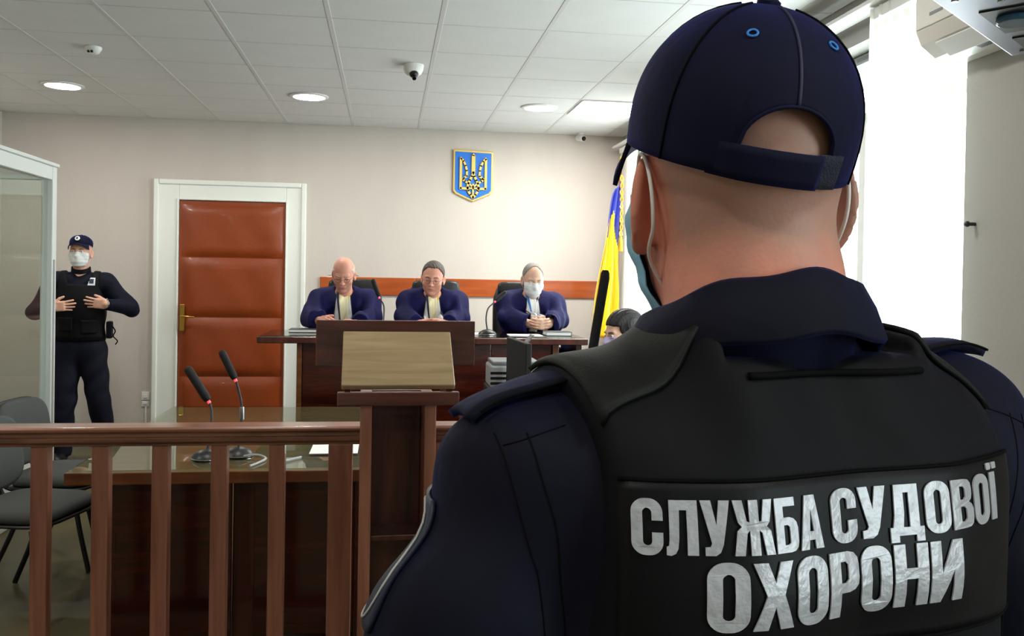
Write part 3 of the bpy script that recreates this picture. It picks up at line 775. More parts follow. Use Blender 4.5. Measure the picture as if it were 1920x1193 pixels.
def near(P, c, r, fn):
    """fn only close to a thing inside the sphere (c, r); a lower bound elsewhere"""
    q = P-A3(c); d = np.sqrt((q*q).sum(-1)); m_ = d < r*1.35
    out = (d-r).astype(f4)
    if m_.any(): out[m_] = fn(P[m_])
    return out
def sdf_mesh(F, lo, hi, h, newton=2):
    lo = np.array(lo, float); hi = np.array(hi, float)
    def refine(org, size, n, keep):
        g = (np.stack(np.meshgrid(*[np.arange(n)]*3, indexing='ij'), -1).reshape(-1, 3))*(size)
        p = (org[:, None]+g[None]).reshape(-1, 3)
        d = F((lo+(p+size/2)*h).astype(f4))
        return p[np.abs(d) < size*h*keep]
    nb = np.ceil((hi-lo)/(16*h)).astype(int)
    org = np.stack(np.meshgrid(*[np.arange(k)*16 for k in nb], indexing='ij'), -1).reshape(-1, 3)
    d = F((lo+(org+8)*h).astype(f4)); org = org[np.abs(d) < 16*h*1.5]
    org = refine(org, 4, 4, 1.5)
    g5 = np.stack(np.meshgrid(*[np.arange(5)]*3, indexing='ij'), -1).reshape(-1, 3)
    vals = np.empty((len(org), 125), f4)
    for s in range(0, len(org), 6000):
        p = (org[s:s+6000, None]+g5[None]).reshape(-1, 3)
        vals[s:s+6000] = F((lo+p*h).astype(f4)).reshape(-1, 125)
    v = vals.reshape(-1, 5, 5, 5)
    cr = {(i, j, k): v[:, i:i+4, j:j+4, k:k+4] for i in (0, 1) for j in (0, 1) for k in (0, 1)}
    neg = sum((c < 0).astype(np.int8) for c in cr.values())
    mix = (neg > 0) & (neg < 8)
    bi, ci, cj, ck = np.nonzero(mix)
    cell = org[bi]+np.stack([ci, cj, ck], -1)
    cv = {k: c[mix] for k, c in cr.items()}
    acc = np.zeros((len(cell), 3)); cnt = np.zeros(len(cell))
    for ax in range(3):
        for k in cv:
            if k[ax]: continue
            k2 = list(k); k2[ax] = 1; a, b = cv[k], cv[tuple(k2)]; mm = (a < 0) != (b < 0)
            t = np.where(mm, a/np.where(mm, a-b, 1), 0); q = np.repeat(np.array([k], float), len(cell), 0); q[:, ax] = t
            acc[mm] += q[mm]; cnt[mm] += 1
    V = lo+(cell+acc/cnt[:, None])*h
    N = nb*16+8
    key = lambda c: ((c[:, 0]+1)*N[1]+c[:, 1]+1)*N[2]+c[:, 2]+1
    kk = key(cell); od = np.argsort(kk); ks = kk[od]
    def find(c):
        q = key(c); i = np.clip(np.searchsorted(ks, q), 0, len(ks)-1); return np.where(ks[i] == q, od[i], -1)
    faces = []
    E3 = np.eye(3, dtype=int)
    for ax in range(3):
        k2 = [0, 0, 0]; k2[ax] = 1; a, b = cv[(0, 0, 0)], cv[tuple(k2)]
        mm = (a < 0) != (b < 0); c = cell[mm]; u, w_ = E3[(ax+1) % 3], E3[(ax+2) % 3]
        q = np.stack([find(c), find(c-u), find(c-u-w_), find(c-w_)], -1)
        fl = a[mm] < 0
        q = np.where(fl[:, None], q, q[:, ::-1]); faces.append(q[(q >= 0).all(-1)])
    Fc = np.concatenate(faces)
    for _ in range(newton):
        e = h*.3; G = np.stack([F((V+np.eye(3)[i]*e).astype(f4))-F((V-np.eye(3)[i]*e).astype(f4)) for i in range(3)], -1)/(2*e)
        g2 = (G*G).sum(-1)+1e-6; d = F(V.astype(f4))
        V = V-np.clip(d/g2, -h, h)[:, None]*G*.9
    return V, Fc
def sdf_obj(name, F, lo, hi, h, mt, parent, newton=2):
    V, Fc = sdf_mesh(F, lo, hi, h, newton)
    me = bpy.data.meshes.new(name)
    me.vertices.add(len(V)); me.vertices.foreach_set('co', V.astype(f4).ravel())
    me.loops.add(len(Fc)*4); me.loops.foreach_set('vertex_index', Fc.astype(np.int32).ravel())
    me.polygons.add(len(Fc)); me.polygons.foreach_set('loop_start', np.arange(len(Fc), dtype=np.int32)*4)
    me.polygons.foreach_set('use_smooth', np.ones(len(Fc), bool))
    me.update(calc_edges=True); me.validate()
    me.materials.append(MATS[mt])
    return link(bpy.data.objects.new(name, me), parent)
def march(F, P, D, off, n=70):
    """move points P along direction D until F = off"""
    P = np.array(P, float).copy(); D = np.array(D, float); D = D/np.linalg.norm(D, axis=-1, keepdims=True)
    D = np.broadcast_to(D, P.shape)
    for _ in range(n):
        d = F(P.astype(f4))-off; P = P+D*np.clip(d*.75, -.02, .03)[:, None]
    return P
def sheet(name, F, pos, D, off, thick, mt, parent, nu=24, nv=24, ext=None, smooth=True):
    """grid pos(u,v) marched along D onto F=off, given a thickness outwards"""
    P = []
    for j in range(nv+1):
        for i in range(nu+1): P.append(pos(i/nu, j/nv))
    P = np.array(P); Q = march(F, P, D, off)
    if ext is not None: Q = ext(P, Q)
    Fc = []
    for j in range(nv):
        for i in range(nu): a = j*(nu+1)+i; Fc.append((a, a+1, a+nu+2, a+nu+1))
    # orient faces against D
    n = np.cross(Q[1]-Q[0], Q[nu+1]-Q[0])
    if n@np.array(D, float).reshape(-1)[:3] > 0: Fc = [f[::-1] for f in Fc]
    o = mesh_obj(name, Q, Fc, mt, parent, smooth=smooth)
    md = o.modifiers.new('thickness', 'SOLIDIFY'); md.thickness = thick; md.offset = 1
    return o
def seam(name, F, pts, D, off, r, mt, parent, k=8):
    P = np.array(smooth_path(pts, k)); Q = march(F, P, D, off)
    return B().tube(Q, r, 6).obj(name, mt, parent, smooth='all')

# ------------------------------------------------------------------ anatomy
def head_sdf(q, w=1.0, jaw=1.0, ear=1.0, face=True):
    """q in head space: origin between the ear canals, x right, y forward, z up"""
    d = ell(q, (0, -.012, .042), (.0765*w, .097, .088))
    d = smin(d, ell(q, (0, .030, -.012), (.065*w, .066, .085)), .03)
    d = smin(d, ell(q, (0, .040, -.062), (.053*w*jaw, .052, .045)), .03)
    d = smin(d, ell(q, (0, .076, -.096), (.024*jaw, .020, .017)), .02)
    ax = np.abs(q[..., 0:1]); qs = np.concatenate([ax, q[..., 1:]], -1)      # mirrored
    if face:
        d = smin(d, sph(qs, (.040*w, .062, -.022), .026), .02)
        d = smin(d, cone(qs, (.0, .088, .030), (.040, .078, .030), .011, .009), .014)
        d = smax(d, -sph(qs, (.032, .109, .010), .017), .014)
        d = smin(d, ell(qs, (.032, .082, .010), (.0135, .0125, .0115)), .004)
        d = smin(d, cone(q, (0, .094, .020), (0, .119, -.021), .007, .0115), .010)
        d = smin(d, ell(qs, (.0115, .106, -.025), (.008, .011, .0075)), .006)
        d = smin(d, ell(q, (0, .094, -.052), (.023, .011, .0058)), .006)
        d = smin(d, ell(q, (0, .0925, -.0635), (.020, .011, .0062)), .005)
    # ears
    R = np.array([[.47, -.88, 0], [.06, .03, .998], [-.88, -.47, 0]], float)
    a = np.array([.47, -.88, 0]); u = np.array([0, -.14, .99]); a = a-u*(a@u); a /= np.linalg.norm(a); n = np.cross(a, u)
    if n[0] < 0: n = -n
    M = np.stack([a, u, n], -1)
    c = np.array([.0735*w, .006, .0])+a*.015
    e = ell(qs, c, (.0195*ear, .0335*ear, .0062), M)
    e = smin(e, ell(qs, c-a*.004-u*.030, (.009, .011, .006), M), .008)
    e = smax(e, -ell(qs, c+n*.0065-a*.003-u*.003, (.011, .020, .0055), M), .003)
    d = smin(d, e, .006)
    return d
def hand_sdf(P, wrist, f, w, curl=(.35,)*4, spread=.10, s=1.0, thumb=(.6, .25), elbow=None):
    """wrist position; f finger direction; w thumb-side direction"""
    f, w, n = basis(f, w)
    if thumb[1] < 0: n = -n
    M = np.stack([f, w, n], -1); q = (P-A3(wrist))@A3(M)/s
    d = rbox(q, (.045, .0, 0), (.046, .040, .014), .013)
    fing = None
    ys = (.030, .010, -.010, -.029); ln = (.070, .079, .073, .057); rr = (.0088, .0092, .0088, .0078)
    for i in range(4):
        b = np.array([.086-.004*abs(i-1), ys[i], 0.]); ang = 0.; sp = spread*(1.5-i)
        pr = b; 
        for k, frac in enumerate((.45, .31, .24)):
            ang += curl[i]*(1, 1.1, .7)[k]; L = ln[i]*frac
            nx = pr+L*np.array([math.cos(ang)*math.cos(sp), math.cos(ang)*math.sin(sp), math.sin(ang)])
            e = cone(q, pr, nx, rr[i]*(1-.06*k), rr[i]*(.94-.06*k)); fing = e if fing is None else np.minimum(fing, e); pr = nx
    d = smin(d, fing, .007)
    t0 = np.array([.018, .030, .004]); t1 = t0+.045*np.array([math.cos(thumb[0]), math.sin(thumb[0]), abs(thumb[1])]); t2 = t1+.034*np.array([math.cos(thumb[0]*.55), math.sin(thumb[0]*.55), abs(thumb[1])*.8])
    t = smin(cone(q, t0, t1, .0135, .0108), cone(q, t1, t2, .0108, .0085), .004)
    return smin(d, t, .010)*s
def folds(P, amp, k, seed=0, warp=2.0):
    a = 1.7*seed
    return amp*np.sin(P@A3(k)+a+warp*np.sin(P@A3((9., 7., 5.))+a))

def skin(name, col, stubble=None):
    m = mat(name, col, .50, var=.10, vscale=28, bump=.10, bscale=220, sub=.12, spec=.35, bdist=.004)
    if stubble:                                   # cropped hair shows as a greyer scalp above the nape
        nt = m.node_tree; N = nt.nodes; L = nt.links; p = N['Principled BSDF']
        src = p.inputs['Base Color'].links[0].from_socket
        tc = N.new('ShaderNodeTexCoord'); sx = N.new('ShaderNodeSeparateXYZ'); L.new(tc.outputs['Object'], sx.inputs[0])
        nz = N.new('ShaderNodeTexNoise'); nz.inputs['Scale'].default_value = 22; L.new(tc.outputs['Object'], nz.inputs['Vector'])
        ad = N.new('ShaderNodeMath'); ad.operation = 'MULTIPLY_ADD'; L.new(nz.outputs['Fac'], ad.inputs[0]); ad.inputs[1].default_value = .05; L.new(sx.outputs['Z'], ad.inputs[2])
        # only behind the ears: y below a limit
        ay = N.new('ShaderNodeMapRange'); L.new(sx.outputs['Y'], ay.inputs[0]); ay.inputs[1].default_value = .0; ay.inputs[2].default_value = -.03
        mr = N.new('ShaderNodeMapRange'); L.new(ad.outputs[0], mr.inputs[0]); mr.inputs[1].default_value = 1.578; mr.inputs[2].default_value = 1.615
        mu = N.new('ShaderNodeMath'); mu.operation = 'MULTIPLY'; L.new(ay.outputs[0], mu.inputs[0]); L.new(mr.outputs[0], mu.inputs[1])
        m2 = N.new('ShaderNodeMath'); m2.operation = 'MULTIPLY'; L.new(mu.outputs[0], m2.inputs[0]); m2.inputs[1].default_value = .8
        mx = N.new('ShaderNodeMixRGB'); L.new(m2.outputs[0], mx.inputs[0]); L.new(src, mx.inputs[1]); mx.inputs[2].default_value = hx(stubble)
        L.new(mx.outputs[0], p.inputs['Base Color'])
    return m
skin('skin_guard', '#dc907a', '#ad8c7c'); skin('skin_pale', '#dcaa94'); skin('skin_pink', '#d99a86'); skin('skin_light', '#e0b49c')
mat('jacket_navy', '#090b1a', 0.75, var=.10, vscale=30, bump=.55, bscale=13, bdist=.012, spec=.18, sheen=.22, tint='#4a58c0')
mat('vest_black', '#060609', 0.7, var=.12, vscale=25, bump=.35, bscale=16, bdist=.010, spec=.18, sheen=.10, tint='#5058a0')
mat('vest_strap', '#111411', 0.6, var=.15, vscale=40, bump=.2, bscale=500, bdist=.0015, spec=.22)
mat('patch_black', '#030306', 0.5, bump=.08, bscale=300, bdist=.0015, spec=.22)
mat('cap_navy', '#080a22', 0.78, var=.10, vscale=40, bump=.30, bscale=22, bdist=.008, spec=.18, sheen=.35, tint='#4a52c8')
mat('thread_dark', '#030305', .8, spec=.1)
mat('seam_navy', '#2a2d48', .7)
mat('thread_blue', '#2f7fd0', .6)
mat('velcro', '#24263a', .9, bump=.6, bscale=700)
mat('trouser_navy', '#0f1122', .75, bump=.5, bscale=12, bdist=.012, spec=.2)
mat('shoe_black', '#08080a', .35)
mat('robe_navy', '#0d0d44', 0.75, var=.12, vscale=12, bump=.5, bscale=18, bdist=.012, spec=.2)
mat('robe_dark', '#0b0b26', .7)
mat('shirt_white', '#e9e7e4', .7, bump=.15, bscale=60)
mat('jabot_cream', '#ebe0b6', .6, bump=.25, bscale=70, stretch=(1, 1, .1))
mat('mask_white', '#e8ecec', .8, bump=.1, bscale=150)
mat('mask_blue', '#8cc4de', .75, bump=.12, bscale=150)
mat('mask_lilac', '#c5b6e0', .8)
mat('loop_white', '#e6e2dc', .7)
mat('hair_dark', '#463c35', .55, var=.3, vscale=90, bump=.5, bscale=160)
mat('hair_black', '#0a0707', .55, var=.2, vscale=90, bump=.4, bscale=160, stretch=(1, 1, .2))
mat('hair_grey', '#8c8580', .7, var=.25, vscale=120, bump=.5, bscale=200)
mat('hair_white', '#c9b9ab', .7, var=.15, vscale=120, bump=.4, bscale=200)
mat('eye_white', '#e8e4df', .25); mat('iris_dark', '#2a1c14', .2)
mat('ribbon_yellow', '#d8bd4a', .6); mat('ribbon_dark', '#221a3a', .6); mat('ribbon_blue', '#2a73c0', .55)
mat('letters_silver', '#b4b7bc', .38, metal=.25, var=.12, vscale=55, bump=.15, bscale=120)
mat('badge_white', '#d9dde4', .4); mat('badge_dark', '#20283c', .5)
# ================================================================== THE GUARD IN THE FOREGROUND
def guard_parts():
    HC = np.array([0, .0, 1.615]); HR = rotm(rx=math.radians(3), ry=math.radians(-1), rz=math.radians(-16))
    def Hq(P): return (P-A3(HC))@A3(HR)
    def H2B(p): return HR.astype(float)@np.array(p, float)+HC
    SH = [(-.170, .012, 1.380), (.236, .004, 1.402)]
    EL = [(-.292, .02, 1.13), (.352, .0, 1.13)]
    WR = [(-.085, .235, 1.03), (.085, .235, 1.03)]
    CX = .018
    def torso(P):
        P = P-A3((CX, 0, 0))
        d = ell(P, (0, .03, 1.21), (.190, .122, .28))
        d = smin(d, cone(P, (-.158, .012, 1.370), (.185, .006, 1.394), .074, .076), .06)
        qs = np.concatenate([np.abs(P[..., :1]), P[..., 1:]], -1)
        d = smin(d, cone(qs, (0, -.012, 1.438), (.16, .010, 1.398), .056, .050), .05)
        d = smin(d, ell(qs, (.075, -.035, 1.33), (.085, .070, .15)), .04)
        d = smin(d, ell(P, (0, .02, .98), (.168, .120, .16)), .06)
        d = smin(d, rbox(P, (0, -.005, 1.30), (.172, .090, .15), .055, rotm(rx=-.10)), .03)
        return d
    def arms(P, e=0):
        d = None
        for i in (0, 1):
            a = smin(cone(P, SH[i], EL[i], .060+e, .050+e), cone(P, EL[i], WR[i], .050+e, .034+e*.8), .02)
            d = a if d is None else np.minimum(d, a)
        return d
    def legs(P, e=0):
        qs = np.concatenate([np.abs(P[..., :1]), P[..., 1:]], -1)
        return smin(cone(qs, (.09, .02, .90), (.115, .03, .49), .088+e, .060+e), cone(qs, (.115, .03, .49), (.125, .0, .08), .058+e, .042+e), .03)
    def body(P):
        d = smin(near(P, HC, .175, lambda P: head_sdf(Hq(P), 1.0, 1.0, 1.10)), cone(P, (0, -.016, 1.585), (0, -.022, 1.45), .0615, .068), .028)
        d = smin(d, ell(P, (0, -.062, 1.545), (.048, .030, .05)), .03)
        d = smin(d, torso(P)+.006, .05); d = smin(d, arms(P), .03); d = smin(d, legs(P), .03)
        d = smin(d, near(P, WR[0], .24, lambda P: hand_sdf(P, WR[0], (.85, .25, -.35), (.2, .3, .8), (.35,)*4, .05, 1, (.6, -.2))), .012)
        d = smin(d, near(P, WR[1], .24, lambda P: hand_sdf(P, WR[1], (-.85, .22, -.38), (-.2, .3, .8), (.3,)*4, .05, 1, (.6, .2))), .012)
        qs = np.concatenate([np.abs(P[..., :1]), P[..., 1:]], -1)
        return smin(d, ell(qs, (.13, .06, .05), (.045, .13, .045)), .02)
    def jacket(P):
        d = smin(torso(P)-.010, arms(P, .014), .035)
        d = smin(d, cone(P, (0, -.018, 1.53), (.004, -.012, 1.45), .080, .080), .02)
        fo = folds(P, .0055, (16., 10., 30.), 1)*np.clip((np.abs(P[..., 0]-CX)-.16)/.06, 0, 1)+folds(P, .0012, (30., 8., 40.), 3)
        d = d+fo
        d = smax(d, P[..., 2]-1.512-.25*np.maximum(0, -P[..., 1]-.03), .01)        # open at the neck
        d = np.maximum(d, .86-P[..., 2])
        for i in (0, 1):                                                     # cuffs end before the hands
            w_ = A3(WR[i])-A3(EL[i]); w_ = w_/np.linalg.norm(w_); n = (P-A3(WR[i]))@w_
            d = np.where((sph(P, WR[i], .11) < 0), np.maximum(d, n+.005), d)
        return d
    def vest0(P):
        d = smin(torso(P)-.021, rbox(P, (CX, -.060, 1.416), (.098, .049, .097), .020, rotm(rx=-.20)), .04)+folds(P, .0022, (20., 5., 7.), 5)+folds(P, .0032, (62., 0., 16.), 2, .8)*np.clip((P[..., 2]-1.425)/.03, 0, 1)
        return d
    def vest(P):
        d = vest0(P); x = np.abs(P[..., 0]-CX); z = P[..., 2]; y = P[..., 1]
        edge = .176+.016*np.clip((1.36-z)/.16, 0, 1)
        d = smax(d, x-edge, .010)
        d = smax(d, np.minimum(.0, 0)-arms(P, .012)+0*x, .012)
        neck = np.maximum(np.maximum(x-(.088+.0*z), 1.497-z), -z)
        d = smax(d, -neck, .012)
        return np.maximum(d, .93-z)
    return dict(locals())
GP = guard_parts()
def build_guard():
    g = GP; body, jacket, vest, torso, H2B = g['body'], g['jacket'], g['vest'], g['torso'], g['H2B']
    t = thing('person', 'guard in navy cap and black vest seen from behind in the foreground', 'person', (.281, .688, 0), math.radians(12.87))
    sdf_obj('body', body, (-.45, -.22, -.02), (.45, .42, 1.80), .0042, 'skin_guard', t)
    jk = sdf_obj('jacket', jacket, (-.46, -.22, .82), (.46, .36, 1.56), .0045, 'jacket_navy', t)
    def trs(P): return np.maximum(smin(g['legs'](P, .022)+folds(P, .004, (8., 8., 30.), 2), ell(P, (0, .02, .95), (.175, .13, .14)), .05), np.maximum(.06-P[..., 2], P[..., 2]-.99))
    sdf_obj('trousers', trs, (-.3, -.2, .04), (.3, .25, 1.02), .008, 'trouser_navy', t)
    for s in (-1, 1):
        sdf_obj('boot', lambda P: np.maximum(smin(ell(P, (s*.13, .06, .05), (.054, .145, .058)), cone(P, (s*.125, .0, .06), (s*.125, 0, .18), .055, .052), .03), .002-P[..., 2]), (s*.13-.09, -.12, -.01), (s*.13+.09, .24, .26), .008, 'shoe_black', t)
    vs = sdf_obj('vest', vest, (-.22, -.20, .9), (.22, .24, 1.55), .0036, 'vest_black', t)
    # --- back patch with the lettering, on the vest's own surface
    V0 = g['vest0']
    sheet('back_patch', vest, lambda u, v: (-.155+.346*u, -.4, 1.300+.120*v), (0, 1, 0), .0005, .003, 'patch_black', vs, 40, 16)
    vest_surface = lambda P: vest(P)
    def on_back(pts, off):
        return march(vest, np.array([(x, -.4, z) for x, z in pts]), (0, 1, 0), off)
    make_lettering(on_back, vs)
    for pts in ([(-.155, 1.42), (.190, 1.42)], [(-.155, 1.30), (.190, 1.30)]):
        seam('stitch_line', vest, [(x, -.4, z) for x, z in [(pts[0][0]+(pts[1][0]-pts[0][0])*k/6, pts[0][1]) for k in range(7)]], (0, 1, 0), .003, .0014, 'thread_dark', vs)
    for s in (-1, 1):
        seam('edge_binding', vest, [(.018+s*(.167+.016*min(1, max(0, (1.36-z)/.16))), -.4, z) for z in (1.415, 1.39, 1.36, 1.33, 1.30, 1.27, 1.22)], (0, 1, 0), .0005, .0022, 'thread_dark', vs)
    seam('edge_binding', vest, [(x, -.4, 1.486) for x in (-.062, -.02, .018, .056, .098)], (0, 1, 0), .001, .003, 'thread_dark', vs)
    # --- shoulder flaps of the vest
    for s in (-1, 1):
        sheet('shoulder_flap', vest, lambda u, v: (.018+s*(.098+.076*u), -.075+.13*v, 1.7), (0, 0, -1), .0008, .004, 'vest_strap', vs, 14, 24)
    # --- shoulder straps of the jacket
    for s in (-1, 1):
        ep = sheet('epaulette', jacket, lambda u, v: (.018+s*(.168+.078*u), .012+.052*(v-.5)*(1-.15*u), 1.7), (0, 0, -1), .004, .007, 'jacket_navy', jk, 18, 10)
        seam('stitch_line', jacket, [(.018+s*(.172+.07*k/5), -.018, 1.7) for k in range(6)], (0, 0, -1), .010, .0012, 'thread_dark', jk)
        mx = (lambda x: x) if s < 0 else (lambda x: .036-x)
        for pts in ([(-.217, 1.441), (-.214, 1.425), (-.207, 1.392), (-.200, 1.364), (-.195, 1.346), (-.190, 1.30)], [(-.199, 1.443), (-.194, 1.414), (-.185, 1.379), (-.181, 1.343), (-.177, 1.309), (-.176, 1.26)], [(-.214, 1.434), (-.193, 1.442), (-.172, 1.448)]):
            seam('sleeve_seam', jacket, [(mx(x), -.4, z) for x, z in pts], (0, 1, 0), .0001, .0006, 'thread_dark', jk)
        sp = sheet('sleeve_patch', jacket, lambda u, v: (s*.6, .045+.075*(u-.5)*(1-.25*abs(2*v-1)**3), 1.338+.092*(v-.5)), (-s, 0, 0), .001, .003, 'badge_dark', jk, 12, 16)
        ring = [(s*.6, .045+.034*math.cos(a), 1.338+.042*math.sin(a)) for a in [2*PI*k/24 for k in range(25)]]
        Q = march(jacket, np.array(ring), (-s, 0, 0), .0048); B().tube(Q, .0009, 6).obj('patch_border', 'paper_grey', jk, smooth='all')
    # --- collar
    V = []; F = []; n = 64
    prof = [(.000, -.075), (.000, -.006), (.003, -.001), (.007, .0), (.012, -.003), (.020, -.020), (.027, -.043), (.025, -.047), (.021, -.045), (.014, -.026), (.009, -.020), (.007, -.075)]
    a0, a1 = -PI/2-2.55, -PI/2+2.55
    for i in range(n+1):
        ph = a0+(a1-a0)*i/n; c, s_ = math.cos(ph), math.sin(ph)
        back = .5-.5*s_
        for (dr, dz) in prof:
            fl = 1+.25*abs(c)
            r1, r2 = .071+dr*fl, .076+dr*fl
            zt = 1.500+.060*back+.002*math.sin(7*ph)
            V.append((r1*c, -.016+r2*s_, zt+dz*(1 if dz > -.06 else 1)))
    k = len(prof)
    for i in range(n):
        for j in range(k): F.append((i*k+j, i*k+(j+1) % k, (i+1)*k+(j+1) % k, (i+1)*k+j))
    F.append(tuple(range(k))); F.append(tuple(range(n*k, n*k+k))[::-1])
    co = mesh_obj('collar', V, F, 'jacket_navy', t, smooth=True)
    # --- cap
    cap = bpy.data.objects.new('cap', None); link(cap, t)
    co_ = H2B((-.006, -.006, .034)); cap.location = co_
    CR = Matrix(g['HR'].astype(float).tolist()).to_4x4() @ Matrix.Rotation(math.radians(14), 4, 'X') @ Matrix.Rotation(math.radians(7), 4, 'Y')
    cap.rotation_euler = CR.to_euler()
    build_cap(cap, .0850, .1055, .121, True, 'cap_navy')
    # --- mask
    hd = lambda P: head_sdf(P.astype(f4))
    HM = Matrix.Translation(Vector(g['HC'].tolist())) @ Matrix(g['HR'].astype(float).tolist()).to_4x4()
    mk = build_mask(hd, t, 'mask_blue', HM, ph=1.22, off=.009)
    # --- handheld radio on the vest front, only its antenna shows
    r = thing('handheld_radio', 'black radio antenna rising beside the guard in the foreground', 'radio', (.213, .897, 1.33), math.radians(12.87))
    B().box((-.03, -.018, 0), (.03, .018, .12)).obj('radio_body', 'black_plastic', r, bevel=.006)
    B().tube([(-.001, 0, .115), (.0005, 0, .15), (.0125, 0, .222), (.0128, 0, .227), (.013, 0, .230)], [.0062, .0050, .0050, .0045, .003], 12).obj('antenna', 'matte_black', r, smooth=True)
    B().cyl((.018, 0, .12), (.018, 0, .132), .007).obj('knob', 'black_plastic', r)
    return t

def build_cap(cap, rx, ry, H, opening, mt):
    """children of an Empty cap; rim plane z=0, y forward"""
    n, mm = 96, 26
    def prof(t_): return (1-t_**2.7)**(1/2.1)
    def zlow(th):
        if not opening: return 0
        d = abs(((th+PI/2+PI) % (2*PI))-PI)
        if d < .40: return .024+.029*math.sqrt(1-(d/.40)**2)
        return .024*max(0, (.45-d)/.05)
    def pt(th, z, o=0):
        t_ = max(0, min(1, z/H)); r = prof(t_)
        bul = 1+.03*math.sin(PI*t_)
        pan = 1-.012*abs(math.sin(3*(th+PI/2)))**.5*math.sin(PI*min(1, t_*1.2)) if True else 1
        return ((rx*r*bul*(2-pan)+o)*math.cos(th), (ry*r*bul*(2-pan)+o)*math.sin(th)-.004*t_, z+o*.6*t_)
    V = []; F = []
    for j in range(mm+1):
        for i in range(n):
            th = 2*PI*i/n+PI/2; zl = zlow(th); s = (j/mm); z = zl+(H*.9995-zl)*(1-(1-s)**1.6)
            V.append(pt(th, z))
    for j in range(mm):
        for i in range(n): F.append((j*n+i, j*n+(i+1) % n, (j+1)*n+(i+1) % n, (j+1)*n+i))
    F.append([mm*n+i for i in range(n)])
    o = mesh_obj('crown', V, F, mt, cap, smooth=True); md = o.modifiers.new('thickness', 'SOLIDIFY'); md.thickness = .0022; md.offset = -1
    B().lathe([(.009, 0), (.009, .003), (.005, .006), (.001, .007)], c=(0, -.004, H-.001), n=16).obj('button', mt, cap, smooth=True)
    for k in range(6):
        th = -PI/2+k*PI/3
        B().tube([pt(th, zlow(th)+(H-.002-zlow(th))*(1-(1-q/14)**1.6), .0006) for q in range(15)], .0011, 6).obj('panel_seam', 'seam_navy' if k == 0 else 'thread_dark', cap, smooth='all')
    if opening:
        def band(nm, d0, d1, z0, z1, o, m_, th_=.0025):
            V = []; F = []; nn = 24
            for i in range(nn+1):
                th = -PI/2+d0+(d1-d0)*i/nn
                for q in range(5): V.append(pt(th, z0+(z1-z0)*q/4, o if nm != 'strap' else o-.0045*max(0, 1-i/7)))
            for i in range(nn):
                for q in range(4): a = i*5+q; F.append((a, a+5, a+6, a+1))
            oo = mesh_obj(nm, V, F, m_, cap, smooth=True); md = oo.modifiers.new('thickness', 'SOLIDIFY'); md.thickness = th_; md.offset = 1
        band('strap', -.62, .30, -.001, .0235, .0014, mt, .0018)
        band('strap_velcro', .27, .54, .0, .0245, .0002, 'velcro', .0015)
        for d in (-.52, .52):
            c = np.array(pt(-PI/2+d, H*.80, .001)); nx = np.array([math.cos(-PI/2+d), math.sin(-PI/2+d), 1.2]); nx /= np.linalg.norm(nx)
            a = np.cross(nx, [0, 0, 1]); a /= np.linalg.norm(a); b = np.cross(nx, a)
            B().tube([c+.0036*(a*math.cos(q)+b*math.sin(q)) for q in [2*PI*k/14 for k in range(15)]], .0009, 6).obj('eyelet', 'thread_blue', cap, smooth='all')
        # arch binding
        B().tube([pt(-PI/2+d, zlow(-PI/2+d)+.0005, .0004) for d in [-.44+.88*k/30 for k in range(31)]], .0014, 6).obj('arch_binding', mt, cap, smooth='all')
    # visor
    V = []; F = []; nu, nv = 28, 10
    for j in range(nv+1):
        for i in range(nu+1):
            a = (i/nu*2-1); r = j/nv
            th = PI/2+a*1.05; bx, by = rx*math.cos(th)*1.0, ry*math.sin(th)
            L = .068*(1-abs(a)**2.6*.92)
            x = bx*(1+.06*r); y = by+L*r; z = .002-.018*r*r*.6-.030*(a*a)*(r**.9)-.004
            V.append((x, y, z))
    for j in range(nv):
        for i in range(nu): a = j*(nu+1)+i; F.append((a, a+1, a+nu+2, a+nu+1))
    o = mesh_obj('visor', V, F, mt, cap, smooth=True); md = o.modifiers.new('thickness', 'SOLIDIFY'); md.thickness = .004; md.offset = 0
def build_mask(hd, parent, mt, HM, zt=.006, zb=-.106, ph=1.0, off=.004):
    def pos(u, v):
        a = (2*u-1)*ph; return (.25*math.sin(a), .0+.25*math.cos(a), zb+(zt-zb)*v+.012*math.cos(a*1.5)*v)
    P = []; D = []; nu, nv = 28, 18
    for j in range(nv+1):
        for i in range(nu+1):
            p = np.array(pos(i/nu, j/nv)); P.append(p); D.append((-p[0], -p[1], 0))
    P = np.array(P); Q = march(lambda q: np.minimum(hd(q), ell(q, (0, .05, -.05), (.056, .065, .062))), P, np.array(D), off)
    # pleats
    for k in range(len(Q)):
        v = (k//(nu+1))/nv; n_ = np.array([Q[k][0], Q[k][1], 0]); n_ /= np.linalg.norm(n_)+1e-9; Q[k] += n_*.0012*math.sin(v*PI*8)
    Fc = []
    for j in range(nv):
        for i in range(nu): a = j*(nu+1)+i; Fc.append((a, a+1, a+nu+2, a+nu+1))
    o = mesh_obj('face_mask', Q, [f[::-1] for f in Fc], mt, parent, smooth=True); o.matrix_local = HM
    md = o.modifiers.new('thickness', 'SOLIDIFY'); md.thickness = .0018; md.offset = 0
    cu, cl = Q[nv*(nu+1)+nu], Q[nu]           # right side upper / lower corner
    for s in (1, -1):
        a = np.array([s*abs(cu[0]), cu[1], cu[2]-.004]); b = np.array([s*abs(cl[0]), cl[1], cl[2]+.006])
        pts = smooth_path([a, (s*.0775, .020, .028), (s*.0800, .002, .038), (s*.0805, -.020, .032), (s*.0790, -.034, .008), (s*.0765, -.031, -.020), (s*.0715, -.006, -.050), b], 6)
        l = B().tube(pts, .0016, 6).obj('ear_loop', 'loop_white', o, smooth='all')
    return o

